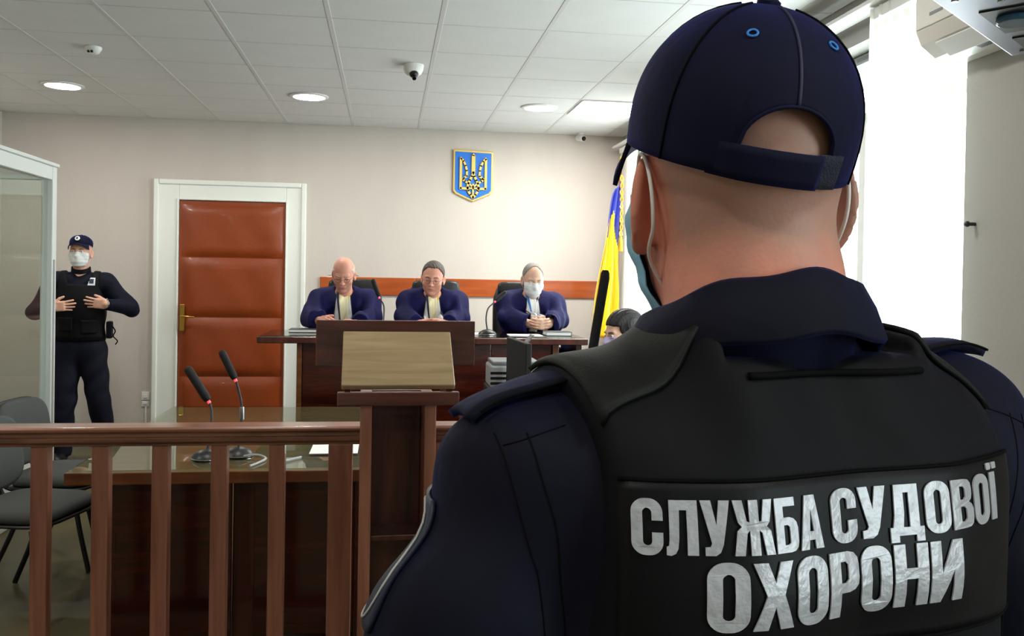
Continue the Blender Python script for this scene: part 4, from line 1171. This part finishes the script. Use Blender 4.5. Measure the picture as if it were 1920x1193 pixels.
# ------------------------------------------------------------------ heavy condensed capitals as filled outlines
def glyph(ch):
    """closed outlines (outer first, then holes) in a box of width w and height 1"""
    def rr(x0, y0, x1, y1, r, n=7, corners='abcd'):
        out = []
        for nm, cx, cy, a in (('a', x1-r, y1-r, 0), ('b', x0+r, y1-r, 90), ('c', x0+r, y0+r, 180), ('d', x1-r, y0+r, 270)):
            if nm in corners:
                for k in range(n+1): q = math.radians(a+90*k/n); out.append((cx+r*math.cos(q), cy+r*math.sin(q)))
            else: out.append({'a': (x1, y1), 'b': (x0, y1), 'c': (x0, y0), 'd': (x1, y0)}[nm])
        return out
    if ch == 'О': return .56, [rr(0, -.02, .56, 1.02, .25), rr(.20, .16, .36, .84, .078)]
    if ch == 'С':
        o = rr(0, -.02, .56, 1.02, .25)
        up = [p for p in o if p[1] >= .5]; dn = [p for p in o if p[1] < .5]
        inn = rr(.20, .16, .36, .84, .078)
        iu = [p for p in inn if p[1] >= .5]; idn = [p for p in inn if p[1] < .5]
        # outer: from right-upper going over the top, down the left, along the bottom to right-lower; back along the inner edge
        return .56, [[(.56, .62)]+up+dn+[(.56, .40), (.36, .40)]+idn[::-1]+iu[::-1]+[(.36, .62)]]
    if ch == 'Л': return .60, [[(.06, 1), (.60, 1), (.60, 0), (.39, 0), (.39, .82), (.25, .82), (.235, .30), (.215, .12), (.17, .03), (.09, -.01), (0, 0), (0, .15), (.045, .17), (.055, .28)]]
    if ch == 'У': return .58, [[(0, 1), (.21, 1), (.30, .55), (.37, 1), (.58, 1), (.42, .20), (.36, .06), (.27, 0), (.07, 0), (.07, .15), (.17, .16), (.20, .22)]]
    if ch == 'Ж': return .86, [[(0, 1), (.20, 1), (.27, .62), (.33, .60), (.33, 1), (.53, 1), (.53, .60), (.59, .62), (.66, 1), (.86, 1), (.77, .60), (.70, .52), (.79, .44), (.86, 0), (.66, 0), (.59, .40), (.53, .44), (.53, 0), (.33, 0), (.33, .44), (.27, .40), (.20, 0), (0, 0), (.07, .44), (.16, .52), (.09, .60)]]
    if ch == 'Б':
        return .56, [[(0, 1), (.51, 1), (.51, .84), (.20, .84), (.20, .64), (.36, .64), (.46, .61), (.53, .54), (.56, .44), (.56, .18), (.53, .08), (.46, .02), (.36, 0), (0, 0)], [(.20, .50), (.30, .50), (.35, .46), (.355, .38), (.355, .24), (.35, .17), (.30, .14), (.20, .14)]]
    if ch == 'А': return .62, [[(.18, 1), (.44, 1), (.62, 0), (.41, 0), (.39, .17), (.24, .17), (.21, 0), (0, 0)], [(.26, .33), (.37, .33), (.315, .76)]]
    if ch == 'Д': return .70, [[(.12, 1), (.61, 1), (.61, .16), (.70, .16), (.70, -.13), (.53, -.13), (.53, 0), (.17, 0), (.17, -.13), (0, -.13), (0, .16), (.06, .16), (.10, .40)], [(.27, .16), (.41, .16), (.41, .84), (.30, .84), (.30, .45)]]
    if ch == 'В': return .57, [[(0, 1), (.34, 1), (.45, .98), (.52, .91), (.545, .80), (.54, .66), (.51, .58), (.44, .53), (.53, .47), (.57, .37), (.57, .19), (.54, .08), (.46, .02), (.34, 0), (0, 0)], [(.20, .85), (.29, .85), (.34, .80), (.345, .72), (.34, .64), (.29, .59), (.20, .59)], [(.20, .44), (.30, .44), (.355, .39), (.36, .29), (.355, .20), (.30, .15), (.20, .15)]]
    if ch == 'Ї': return .24, [[(.02, 1), (.22, 1), (.22, 0), (.02, 0)], rr(-.06, 1.06, .10, 1.20, .03), rr(.14, 1.06, .30, 1.20, .03)]
    if ch == 'Х': return .64, [[(0, 1), (.22, 1), (.32, .70), (.42, 1), (.63, 1), (.46, .52), (.64, 0), (.42, 0), (.315, .34), (.22, 0), (0, 0), (.18, .52)]]
    if ch == 'Р': return .56, [[(0, 1), (.36, 1), (.47, .97), (.54, .89), (.56, .78), (.56, .58), (.54, .48), (.47, .41), (.36, .38), (.205, .38), (.205, 0), (0, 0)], [(.205, .85), (.30, .85), (.35, .80), (.355, .70), (.35, .58), (.30, .53), (.205, .53)]]
    if ch == 'Н': return .62, [[(0, 1), (.205, 1), (.205, .62), (.415, .62), (.415, 1), (.62, 1), (.62, 0), (.415, 0), (.415, .45), (.205, .45), (.205, 0), (0, 0)]]
    if ch == 'И': return .64, [[(0, 1), (.20, 1), (.20, .48), (.44, 1), (.64, 1), (.64, 0), (.44, 0), (.44, .52), (.20, 0), (0, 0)]]
def make_lettering(on_back, parent):
    def subdiv(o):
        out = []
        for a, b in zip(o, o[1:]+o[:1]):
            k = max(1, int(math.hypot(b[0]-a[0], b[1]-a[1])/.18))
            out += [(a[0]+(b[0]-a[0])*i/k, a[1]+(b[1]-a[1])*i/k) for i in range(k)]
        return out
    def word(text, x0, x1, z0, h, nm):
        tot = sum(glyph(c)[0] for c in text)+.055*(len(text)-1); sx = (x1-x0)/tot; x = 0.; outs = []
        for c in text:
            w_, os_ = glyph(c); outs.append([[(x0+(x+px)*sx, z0+py*h) for px, py in subdiv(o)] for o in os_]); x += w_+.055
        Vall = []; Fall = []
        for og in outs:
            cu = bpy.data.curves.new('g', 'CURVE'); cu.dimensions = '2D'; cu.fill_mode = 'BOTH'
            for o in og:
                sp = cu.splines.new('POLY'); sp.points.add(len(o)-1); sp.use_cyclic_u = True
                for p, q in zip(sp.points, o): p.co = (q[0]*100, q[1]*100, 0, 1)
            ob = bpy.data.objects.new('g', cu); C.objects.link(ob)
            me = ob.to_mesh(); b0 = len(Vall)
            Vall += [(v.co.x/100, v.co.y/100) for v in me.vertices]; Fall += [[i+b0 for i in p.vertices] for p in me.polygons]
            ob.to_mesh_clear(); bpy.data.objects.remove(ob); bpy.data.curves.remove(cu)
        Q = on_back(Vall, .0040)
        o = mesh_obj(nm, Q, Fall, 'letters_silver', parent)
        bm = bmesh.new(); bm.from_mesh(o.data); bmesh.ops.remove_doubles(bm, verts=bm.verts, dist=1e-6)
        bmesh.ops.recalc_face_normals(bm, faces=bm.faces)
        if bm.faces and sum(f.normal.y for f in bm.faces) > 0: bmesh.ops.reverse_faces(bm, faces=bm.faces)
        bm.to_mesh(o.data); bm.free()
        md = o.modifiers.new('thickness', 'SOLIDIFY'); md.thickness = .0010; md.offset = 1
        o['label'] = 'silver lettering on the vest'
        return o
    for a in TEXT: word(*a)
TEXT = [('СЛУЖБА', -.150, -.021, 1.374, .0345, 'lettering'), ('СУДОВОЇ', -.012, .156, 1.375, .0345, 'lettering'), ('ОХОРОНИ', -.107, .102, 1.326, .043, 'lettering')]
build_guard()
# ================================================================== THE OTHER PEOPLE
def face_details(t, HM, hair=None, eyes='down', brow='hair_dark', lips=True, hairF=None, hb=None):
    """eyes, brows, lips in head space"""
    for s in (-1, 1):
        if eyes == 'open':
            o = B().sph((0, 0, 0), .0122, 14).obj('eye', 'eye_white', t, smooth='all'); o.matrix_local = HM @ Matrix.Translation((s*.032, .0845, .010))
            B().sph((s*.001, .0085, 0), .0056, 10).obj('iris', 'iris_dark', o, smooth='all')
        else:
            o = B().tube([(s*.021, .0925, .0065), (s*.027, .0962, .0045), (s*.034, .0965, .0045), (s*.043, .0895, .0065)], .0011, 6).obj('eyelid_line', 'iris_dark', t, smooth='all'); o.matrix_local = HM
        o = B().tube([(s*.014, .1000, .0295), (s*.026, .0995, .0335), (s*.038, .0925, .0335), (s*.048, .0825, .029)], [.0022, .0030, .0028, .0014], 7).obj('eyebrow', brow, t, smooth='all'); o.matrix_local = HM
    if lips:
        o = B().tube([(-.022, .0950, -.0575), (-.010, .1035, -.0570), (0, .1042, -.0578), (.010, .1035, -.0570), (.022, .0950, -.0575)], [.0010, .0020, .0022, .0020, .0010], 7).obj('lips', 'lip_red', t, smooth='all'); o.matrix_local = HM
def glasses(t, HM):
    g = bpy.data.objects.new('glasses', None); link(g, t); g.matrix_local = HM
    for s in (-1, 1):
        B().tube([(s*.033+.021*math.cos(a), .110-.010*abs(math.cos(a))*(1 if s*math.cos(a) > 0 else .2), .004+.0155*math.sin(a)) for a in [2*PI*k/20 for k in range(21)]], .0011, 6).obj('lens_rim', 'glasses_frame', g, smooth='all')
        B().tube([(s*.054, .101, .008), (s*.076, .06, .012), (s*.080, .005, .014)], .0011, 6).obj('temple', 'glasses_frame', g, smooth='all')
    B().tube([(-.012, .1125, .007), (0, .116, .009), (.012, .1125, .007)], .0011, 6).obj('bridge', 'glasses_frame', g, smooth='all')
mat('lip_red', '#a8584c', .5); mat('glasses_frame', '#4a3a34', .3, metal=.5)
def hair_sdf(kind, w=1.0):
    def F(q):
        base = head_sdf(q, w, 1, .0001, False)
        if kind == 'short':
            n = (q[..., 2]*.8-q[..., 1]*.6)-.012-.026*np.clip((q[..., 1]-.01)/.05, 0, 1)-.018*np.clip(np.abs(q[..., 0])/.03-.5, 0, 1)*np.clip((q[..., 1]-.02)/.04, 0, 1)*np.clip(2-np.abs(q[..., 0])/.032, 0, 1)+.003*np.sin(q[..., 0]*330+q[..., 2]*120)
            return smax(base-.005-.0010*np.sin(q[..., 0]*240+q[..., 1]*190), -n, .006)
        if kind == 'receding':
            n = (q[..., 2]*.75-q[..., 1]*.66)-.018-.050*np.clip((q[..., 1]+.02)/.05, 0, 1)*np.clip(1.3-np.abs(q[..., 0])/.06, 0, 1)
            return smax(base-.004, -n, .005)
        if kind == 'fringe':
            n = np.minimum(.062-q[..., 2], q[..., 2]*.5-q[..., 1]*.85+.012)
            return smax(smax(base-.0035, -n, .008), -.045-q[..., 2], .008)
    return F
def put_hair(t, HM, kind, mt, w=1.0):
    o = sdf_obj('hair', hair_sdf(kind, w), (-.11, -.14, -.08), (.11, .12, .16), .004, mt, t); o.matrix_local = HM

def person_head(hc, rx, ry, rz):
    HR = rotm(math.radians(rx), math.radians(ry), math.radians(rz)); HC = np.array(hc, float)
    return HC, HR, Matrix.Translation(Vector(HC.tolist())) @ Matrix(HR.astype(float).tolist()).to_4x4()

def judge(label, x, y, rotz, hc, hrot, WR, EL, hands, skin_m, w=1.0, jaw=1.0, hair=None, hair_m=None, mask=None, glass=False, brow='hair_dark', neckl='gold', top_w=.044, bot_w=.078):
    t = thing('person', label, 'person', (x, y, PZ), PI+math.radians(rotz), 'judges at the bench')
    HC, HR, HM = person_head(hc, *hrot)
    SH = [(-.185, .01, .955), (.185, .01, .955)]
    NB = (0, .035, .99)
    def arms(P, e0, e1, e2):
        d = None
        for i in (0, 1):
            a = smin(cone(P, SH[i], EL[i], .055+e0, .045+e1), cone(P, EL[i], WR[i], .045+e1, .030+e2), .03)
            d = a if d is None else np.minimum(d, a)
        return d
    def torso(P):
        d = ell(P, (0, -.02, .74), (.175, .12, .28))
        return smin(d, cone(P, (-.15, .0, .945), (.15, .0, .945), .068, .068), .07)
    def legs(P):
        qs = np.concatenate([np.abs(P[..., :1]), P[..., 1:]], -1)
        return smin(cone(qs, (.09, -.02, .54), (.12, .36, .52), .085, .062), smin(cone(qs, (.12, .36, .52), (.12, .36, .08), .06, .045), ell(qs, (.12, .43, .04), (.04, .12, .035)), .02), .03)
    def body(P):
        d = near(P, HC, .175, lambda P: head_sdf((P-A3(HC))@A3(HR), w, jaw))
        nk = HR.astype(float)@np.array([0, -.015, -.045])+HC
        d = smin(d, cone(P, nk, NB, .054, .062), .025)
        d = smin(d, torso(P), .05); d = smin(d, arms(P, 0, 0, 0), .03); d = smin(d, legs(P), .04)
        for i in (0, 1):
            f, wv, curl, sp, th = hands[i]
            d = smin(d, near(P, WR[i], .24, lambda P: hand_sdf(P, WR[i], f, wv, curl, sp, 1.0, th)), .012)
        return d
    def robe(P):
        d = torso(P)-.026
        d = smin(d, ell(P, (0, .0, .92), (.205, .105, .085)), .04)
        qm = np.concatenate([np.abs(P[..., :1]), P[..., 1:]], -1)
        d = smin(d, cone(qm, (.055, .005, 1.015), (.17, .01, .955), .050, .070), .04)
        d = smin(d, arms(P, .030, .028, .046), .06)
        d = smin(d, ell(P, (0, .17, .55), (.25, .32, .12)), .08)
        qs = np.concatenate([np.abs(P[..., :1]), P[..., 1:]], -1)
        d = smin(d, rbox(P, (0, .30, .32), (.22, .16, .28), .08), .06)
        rad = np.sqrt(P[..., 0]**2+P[..., 1]**2)
        d = d+folds(P, .0075, (58., 16., 10.), 2, 1.6)*np.clip((1.03-P[..., 2])/.1, 0, 1)+folds(P, .005, (26., 44., 36.), 4)
        nk = HR.astype(float)@np.array([0, -.01, -.05])+HC
        d = smax(d, -cone(P, A3(NB)-A3((0, .01, .02)), nk, .060, .078), .015)
        for i in (0, 1):
            w_ = A3(WR[i])-A3(EL[i]); w_ = w_/np.linalg.norm(w_); n = (P-A3(WR[i]))@w_
            d = np.where(sph(P, WR[i], .16) < 0, smax(d, n+.012, .008), d)
        return np.maximum(d, .04-P[..., 2])
    sdf_obj('body', body, (-.42, -.22, -.01), (.42, .62, 1.34), .005, skin_m, t)
    rb = sdf_obj('robe', robe, (-.46, -.24, .02), (.46, .62, 1.14), .006, 'robe_navy', t)
    fl = lambda P: np.minimum(robe(P), torso(P)-.02)
    yc = HC[0]*.4
    def strip(name, xa0, xb0, xa1, xb1, z0, z1, off, th, mt, nu=10):
        return sheet(name, fl, lambda u, v: ((xa0+(xb0-xa0)*u)*(1-v)+(xa1+(xb1-xa1)*u)*v, .62, z0+(z1-z0)*v), (0, -1, 0), off, th, mt, t, nu, 26)
    ztop = HC[2]-.130
    strip('shirt_front', -bot_w, bot_w, -top_w, top_w, .76, ztop, .003, .003, 'shirt_white')
    if neckl == 'gold':
        strip('jabot', -.028, .026, -top_w*.8, top_w*.8, .80, ztop+.004, .006, .004, 'jabot_cream')
        strip('ribbon', .012, .020, top_w*.85, top_w+.010, .77, ztop+.01, .010, .002, 'ribbon_dark', 3)
        strip('ribbon', -.004, .004, -top_w*.85, -top_w-.008, .77, ztop+.01, .010, .002, 'ribbon_yellow', 3)
        strip('bow_tie', -.024, .024, -.022, .022, ztop-.002, ztop+.010, .010, .004, 'robe_dark', 4)
    else:
        strip('jabot', -.030, .030, -top_w*.8, top_w*.8, .80, ztop+.004, .006, .004, 'shirt_white')
        strip('ribbon', -.002, .006, top_w*.85, top_w+.014, .86, ztop+.02, .010, .002, 'ribbon_blue', 3)
        strip('ribbon', -.006, .002, -top_w*.85, -top_w-.012, .86, ztop+.02, .010, .002, 'ribbon_dark', 3)
        m_ = march(fl, np.array([(0, .62, .855)]), (0, -1, 0), .012)[0]
        B().sph(tuple(m_), .012, 14, (1, .4, 1)).obj('medal', 'gold', t, smooth='all').location = (0, 0, 0)
    for s in (-1, 1):
        P = np.array(smooth_path([(s*(bot_w+.002), .62, .76), (s*(bot_w*.75+top_w*.25+.002), .62, .84), (s*(top_w+.004), .62, ztop-.02)], 8)); Q = march(fl, P, (0, -1, 0), .003)
        B().tube(Q, .004, 6).obj('lapel_edge', 'robe_dark', t, smooth='all')
    face_details(t, HM, eyes='down', brow=brow, lips=not mask)
    if hair: put_hair(t, HM, hair, hair_m, w)
    if glass: glasses(t, HM)
    if mask: build_mask(lambda P: head_sdf(P.astype(f4), w, jaw), t, mask, HM, zt=.002, off=.006)
    return t
E_ = lambda a: (a,)*4
judge('bald judge in glasses and dark blue robe reading papers', -.32, 6.70, 0, (.0, .105, 1.150), (-24, 0, -4),
      [(-.125, .37, .80), (.150, .38, .825)], [(-.20, .15, .84), (.215, .19, .83)],
      [((.75, .55, -.12), (.3, -.4, .8), E_(.3), .05, (.5, .2)), ((-.45, .8, .12), (-.6, -.2, .75), E_(.55), .02, (.5, -.3))], 'skin_pink', 1.0, .97, 'fringe', 'hair_white', None, True, 'hair_white')
judge('judge with short dark hair and glasses in dark blue robe', .335, 6.70, 0, (.0, .105, 1.135), (-14, -4, -8),
      [(-.09, .37, .805), (.125, .36, .80)], [(-.19, .15, .84), (.20, .15, .84)],
      [((.8, .5, -.1), (.2, -.3, .85), E_(.3), .04, (.5, .2)), ((-.85, .45, -.05), (-.2, -.3, .85), E_(.35), .03, (.5, -.25))], 'skin_pink', 1.04, 1.14, 'short', 'hair_dark', None, True, 'hair_dark')
judge('judge in white face mask and dark blue robe with clasped hands', 1.085, 6.70, 3, (.0, .10, 1.135), (-18, 0, 0),
      [(-.055, .385, .815), (.060, .375, .815)], [(-.185, .15, .84), (.195, .15, .84)],
      [((.72, .50, .05), (-.1, .1, .95), E_(.55), .0, (.35, .2)), ((-.72, .55, .05), (.1, .1, .95), E_(.6), .0, (.35, -.2))], 'skin_light', .98, .96, 'receding', 'hair_grey', 'mask_white', False, 'hair_grey', 'blue', .042, .070)

# ------------------------------------------------------------------ the guard beside the glass dock
def far_guard():
    t = thing('person', 'guard in navy cap and white mask standing beside the glass dock with hands on chest', 'person', (-2.47, 7.58, 0), math.radians(188))
    HC, HR, HM = person_head((0, .015, 1.690), 0, 0, -6)
    SH = [(-.180, .0, 1.465), (.180, .0, 1.465)]; EL = [(-.385, .05, 1.245), (.315, .06, 1.215)]; WR = [(-.225, .215, 1.285), (.165, .205, 1.262)]
    def torso(P):
        d = ell(P, (0, .01, 1.26), (.178, .122, .26)); d = smin(d, cone(P, (-.145, -.005, 1.45), (.145, -.005, 1.45), .068, .068), .06)
        return smin(d, ell(P, (0, .0, .99), (.165, .115, .15)), .06)
    def arms(P, e=0):
        d = None
        for i in (0, 1):
            a = smin(cone(P, SH[i], EL[i], .060+e, .048+e), cone(P, EL[i], WR[i], .048+e, .030+e*.7), .02); d = a if d is None else np.minimum(d, a)
        return d
    def legs(P, e=0, k=1.0):
        d = None
        for s, fx, fy in ((-1, -.20, -.06), (1, .125, .05)):
            hip, kn, an = (s*.088, .0, .90), (.55*fx+.4*s*.088, .03+.4*fy, .50), (fx, fy, .09)
            a = smin(cone(P, hip, kn, .088+e, .062+e), cone(P, kn, an, .060+e, .045+e*k), .03); d = a if d is None else np.minimum(d, a)
        return d
    FT = [(-.20, -.01, .04), (.125, .10, .04)]
    def body(P):
        d = smin(near(P, HC, .175, lambda P: head_sdf((P-A3(HC))@A3(HR), 1.02, 1.05)), cone(P, (0, -.005, 1.65), (0, -.015, 1.50), .056, .066), .025)
        d = smin(d, torso(P), .05); d = smin(d, arms(P), .03); d = smin(d, legs(P), .04)
        for c in FT: d = smin(d, ell(P, c, (.042, .12, .04)), .02)
        d = smin(d, near(P, WR[0], .24, lambda P: hand_sdf(P, WR[0], (.96, -.02, .10), (-.12, .1, .95), (.06, .05, .07, .1), .10, 1.0, (.5, .1))), .012)
        return smin(d, near(P, WR[1], .24, lambda P: hand_sdf(P, WR[1], (-.97, .0, .08), (.1, .1, .95), (.06, .05, .07, .1), .10, 1.0, (.7, -.1))), .012)
    def jacket(P):
        d = smin(torso(P)-.010, arms(P, .018), .04)+folds(P, .005, (22., 12., 38.), 3)
        d = smax(d, -cone(P, (0, -.01, 1.52), (0, .02, 1.70), .062, .062), .01)
        for i in (0, 1):
            w_ = A3(WR[i])-A3(EL[i]); w_ = w_/np.linalg.norm(w_); n = (P-A3(WR[i]))@w_
            d = np.where(sph(P, WR[i], .11) < 0, np.maximum(d, n+.008), d)
        return np.maximum(d, .90-P[..., 2])
    def vest(P):
        x = np.abs(P[..., 0]); z = P[..., 2]; d = torso(P)-.030
        d = smax(d, x-(.150+.045*np.clip((1.42-z)/.12, 0, 1)), .012); d = smax(d, -arms(P, .004), .012)
        d = smax(d, -np.maximum(x-.075-.25*np.clip(z-1.44, 0, 1)+0*z, 1.44-z), .012)
        return np.maximum(d, .985-z)
    def trs(P): return np.maximum(smin(legs(P, .026, 1.3)+folds(P, .005, (10., 9., 26.), 2), ell(P, (0, .0, .95), (.180, .13, .15)), .06), np.maximum(.055-P[..., 2], P[..., 2]-1.02))
    sdf_obj('body', body, (-.48, -.2, -.02), (.42, .42, 1.88), .0052, 'skin_pale', t)
    jk = sdf_obj('jacket', jacket, (-.5, -.2, .88), (.46, .36, 1.58), .007, 'jacket_navy', t)
    vs = sdf_obj('vest', vest, (-.24, -.22, .96), (.24, .24, 1.58), .006, 'vest_black', t)
    sdf_obj('trousers', trs, (-.36, -.24, .03), (.32, .26, 1.05), .008, 'trouser_navy', t)
    for c in FT: sdf_obj('boot', lambda P: np.maximum(smin(ell(P, (c[0], c[1], .05), (.050, .14, .055)), cone(P, (c[0], c[1]-.05, .06), (c[0]*.97, c[1]-.05, .16), .052, .05), .03), .002-P[..., 2]), (c[0]-.09, c[1]-.17, -.01), (c[0]+.09, c[1]+.17, .24), .009, 'shoe_black', t)
    def col(P): return np.maximum(np.maximum(cone(P, (0, -.012, 1.50), (0, .0, 1.60), .078, .070), -cone(P, (0, -.012, 1.48), (0, .0, 1.66), .069, .062)), np.maximum(P[..., 2]-1.585+.45*np.maximum(0, P[..., 1]), 1.50-P[..., 2]))
    sdf_obj('collar', col, (-.1, -.11, 1.48), (.1, .1, 1.62), .004, 'vest_black', t)
    # pockets, pouch, badge, watch
    for x, z in ((.085, 1.12), (-.085, 1.10)):
        sheet('pocket', vest, lambda u, v: (x+.11*(u-.5), .5, z+.11*(v-.5)), (0, -1, 0), .004, .012, 'vest_black', vs, 8, 8)
    sheet('belt', lambda P: np.minimum(vest(P), trs(P)), lambda u, v: (.36*(u-.5), .5, .985+.035*v), (0, -1, 0), .002, .006, 'thread_dark', t, 20, 3)
    B().box((-.245, -.02, 1.0), (-.20, .06, 1.14)).obj('radio_pouch', 'vest_black', t, bevel=.01)
    B().tube(smooth_path([(-.245, .03, 1.10), (-.268, .04, 1.06), (-.255, .05, 1.02), (-.285, .04, .98), (-.270, .04, .95)], 5), .005, 6).obj('coiled_cord', 'thread_dark', t, smooth='all')
    sheet('chest_badge', vest, lambda u, v: (-.098+.052*(u-.5), .5, 1.462+.062*(v-.5)), (0, -1, 0), .002, .003, 'badge_white', vs, 8, 8)
    sheet('badge_emblem', vest, lambda u, v: (-.098+.032*(u-.5), .5, 1.466+.036*(v-.5)), (0, -1, 0), .0055, .002, 'badge_dark', vs, 8, 8)
    f = np.array(WR[0])-np.array(EL[0]); f /= np.linalg.norm(f); a = np.cross(f, [0, 0, 1]); a /= np.linalg.norm(a); b = np.cross(f, a); c = np.array(WR[0])+f*.004
    wt = B().tube([c+.033*(a*math.cos(q)+b*math.sin(q)) for q in [2*PI*k/20 for k in range(21)]], .006, 6, caps=False).obj('wristwatch', 'chrome', t, smooth='all')
    cap = bpy.data.objects.new('cap', None); link(cap, t); cap.matrix_local = HM @ Matrix.Translation((0, -.006, .060)) @ Matrix.Rotation(math.radians(9), 4, 'X')
    build_cap(cap, .085, .104, .088, False, 'cap_navy')
    bm = B().lathe([(.020, 0), (.020, .003), (.012, .006), (.002, .007)], n=8).obj('cap_badge', 'badge_white', cap, smooth=True); bm.location = (0, .106, .042); bm.rotation_euler = (math.radians(-72), 0, 0)
    b2 = B().lathe([(.009, 0), (.009, .003), (.001, .0035)], n=12).obj('cap_badge_center', 'badge_dark', cap, smooth=True); b2.location = (0, .1125, .044); b2.rotation_euler = (math.radians(-72), 0, 0)
    face_details(t, HM, eyes='open', brow='hair_dark', lips=False)
    build_mask(lambda P: head_sdf(P.astype(f4), 1.02, 1.05), t, 'mask_white', HM, zt=-.002, off=.006)
far_guard()

# ------------------------------------------------------------------ the clerk
def clerk():
    t = thing('person', 'dark haired clerk in lilac mask seated low beside the flag', 'person', (1.37, 4.86, 0), PI/2+.30)
    HC, HR, HM = person_head((0, .05, 1.245), -14, 0, 0)
    SH = [(-.155, 0, 1.02), (.155, 0, 1.02)]; EL = [(-.21, .12, .80), (.21, .12, .80)]; WR = [(-.12, .33, .785), (.12, .33, .785)]
    def torso(P): return smin(ell(P, (0, -.01, .78), (.15, .105, .27)), cone(P, (-.12, 0, 1.01), (.12, 0, 1.01), .055, .055), .06)
    def arms(P, e=0):
        d = None
        for i in (0, 1):
            a = smin(cone(P, SH[i], EL[i], .045+e, .038+e), cone(P, EL[i], WR[i], .038+e, .025+e), .02); d = a if d is None else np.minimum(d, a)
        return d
    def body(P):
        d = smin(near(P, HC, .175, lambda P: head_sdf((P-A3(HC))@A3(HR), .95, .92)), cone(P, (0, .025, 1.20), (0, 0, 1.04), .046, .050), .02)
        qs = np.concatenate([np.abs(P[..., :1]), P[..., 1:]], -1)
        d = smin(d, torso(P), .05); d = smin(d, arms(P), .03)
        d = smin(d, smin(cone(qs, (.08, 0, .54), (.09, .38, .54), .08, .06), cone(qs, (.09, .38, .54), (.09, .36, .08), .055, .04), .03), .04)
        d = smin(d, ell(qs, (.09, .42, .04), (.035, .11, .035)), .02)
        d = smin(d, near(P, WR[0], .24, lambda P: hand_sdf(P, WR[0], (.3, .9, -.1), (.9, 0, .1), E_(.3), .05, .9)), .01)
        return smin(d, near(P, WR[1], .24, lambda P: hand_sdf(P, WR[1], (-.3, .9, -.1), (-.9, 0, .1), E_(.3), .05, .9, (.6, -.25))), .01)
    sdf_obj('body', body, (-.32, -.2, -.01), (.32, .58, 1.42), .006, 'skin_light', t)
    def top(P):
        d = smin(torso(P)-.012, arms(P, .010), .03)+folds(P, .003, (20., 20., 30.), 1); d = np.maximum(d, .52-P[..., 2])
        for i in (0, 1): d = np.where(sph(P, WR[i], .10) < 0, np.maximum(d, (P[..., 1]-WR[i][1]+.01)), d)
        return d
    sdf_obj('blouse', top, (-.34, -.2, .48), (.34, .4, 1.12), .008, 'ribbon_dark', t)
    def hair(P):
        q = (P-A3(HC))@A3(HR)
        d = ell(q, (0, -.018, .045), (.088, .108, .096))
        d = smin(d, rbox(q, (0, -.055, -.06), (.085, .055, .16), .05), .05)
        d = d+.0015*np.sin(q[..., 0]*220)
        n = np.maximum(np.maximum(np.abs(q[..., 0])-.062-.3*np.clip(-.02-q[..., 2], 0, .1), .006-q[..., 1]), q[..., 2]-.070+.2*np.abs(q[..., 0]))
        return smax(d, -n, .012)
    sdf_obj('hair', hair, (-.16, -.2, .98), (.16, .2, 1.42), .005, 'hair_black', t)
    face_details(t, HM, eyes='open', brow='hair_black', lips=False)
    build_mask(lambda P: head_sdf(P.astype(f4), .95, .92), t, 'mask_lilac', HM, zt=-.002, off=.005)
clerk()
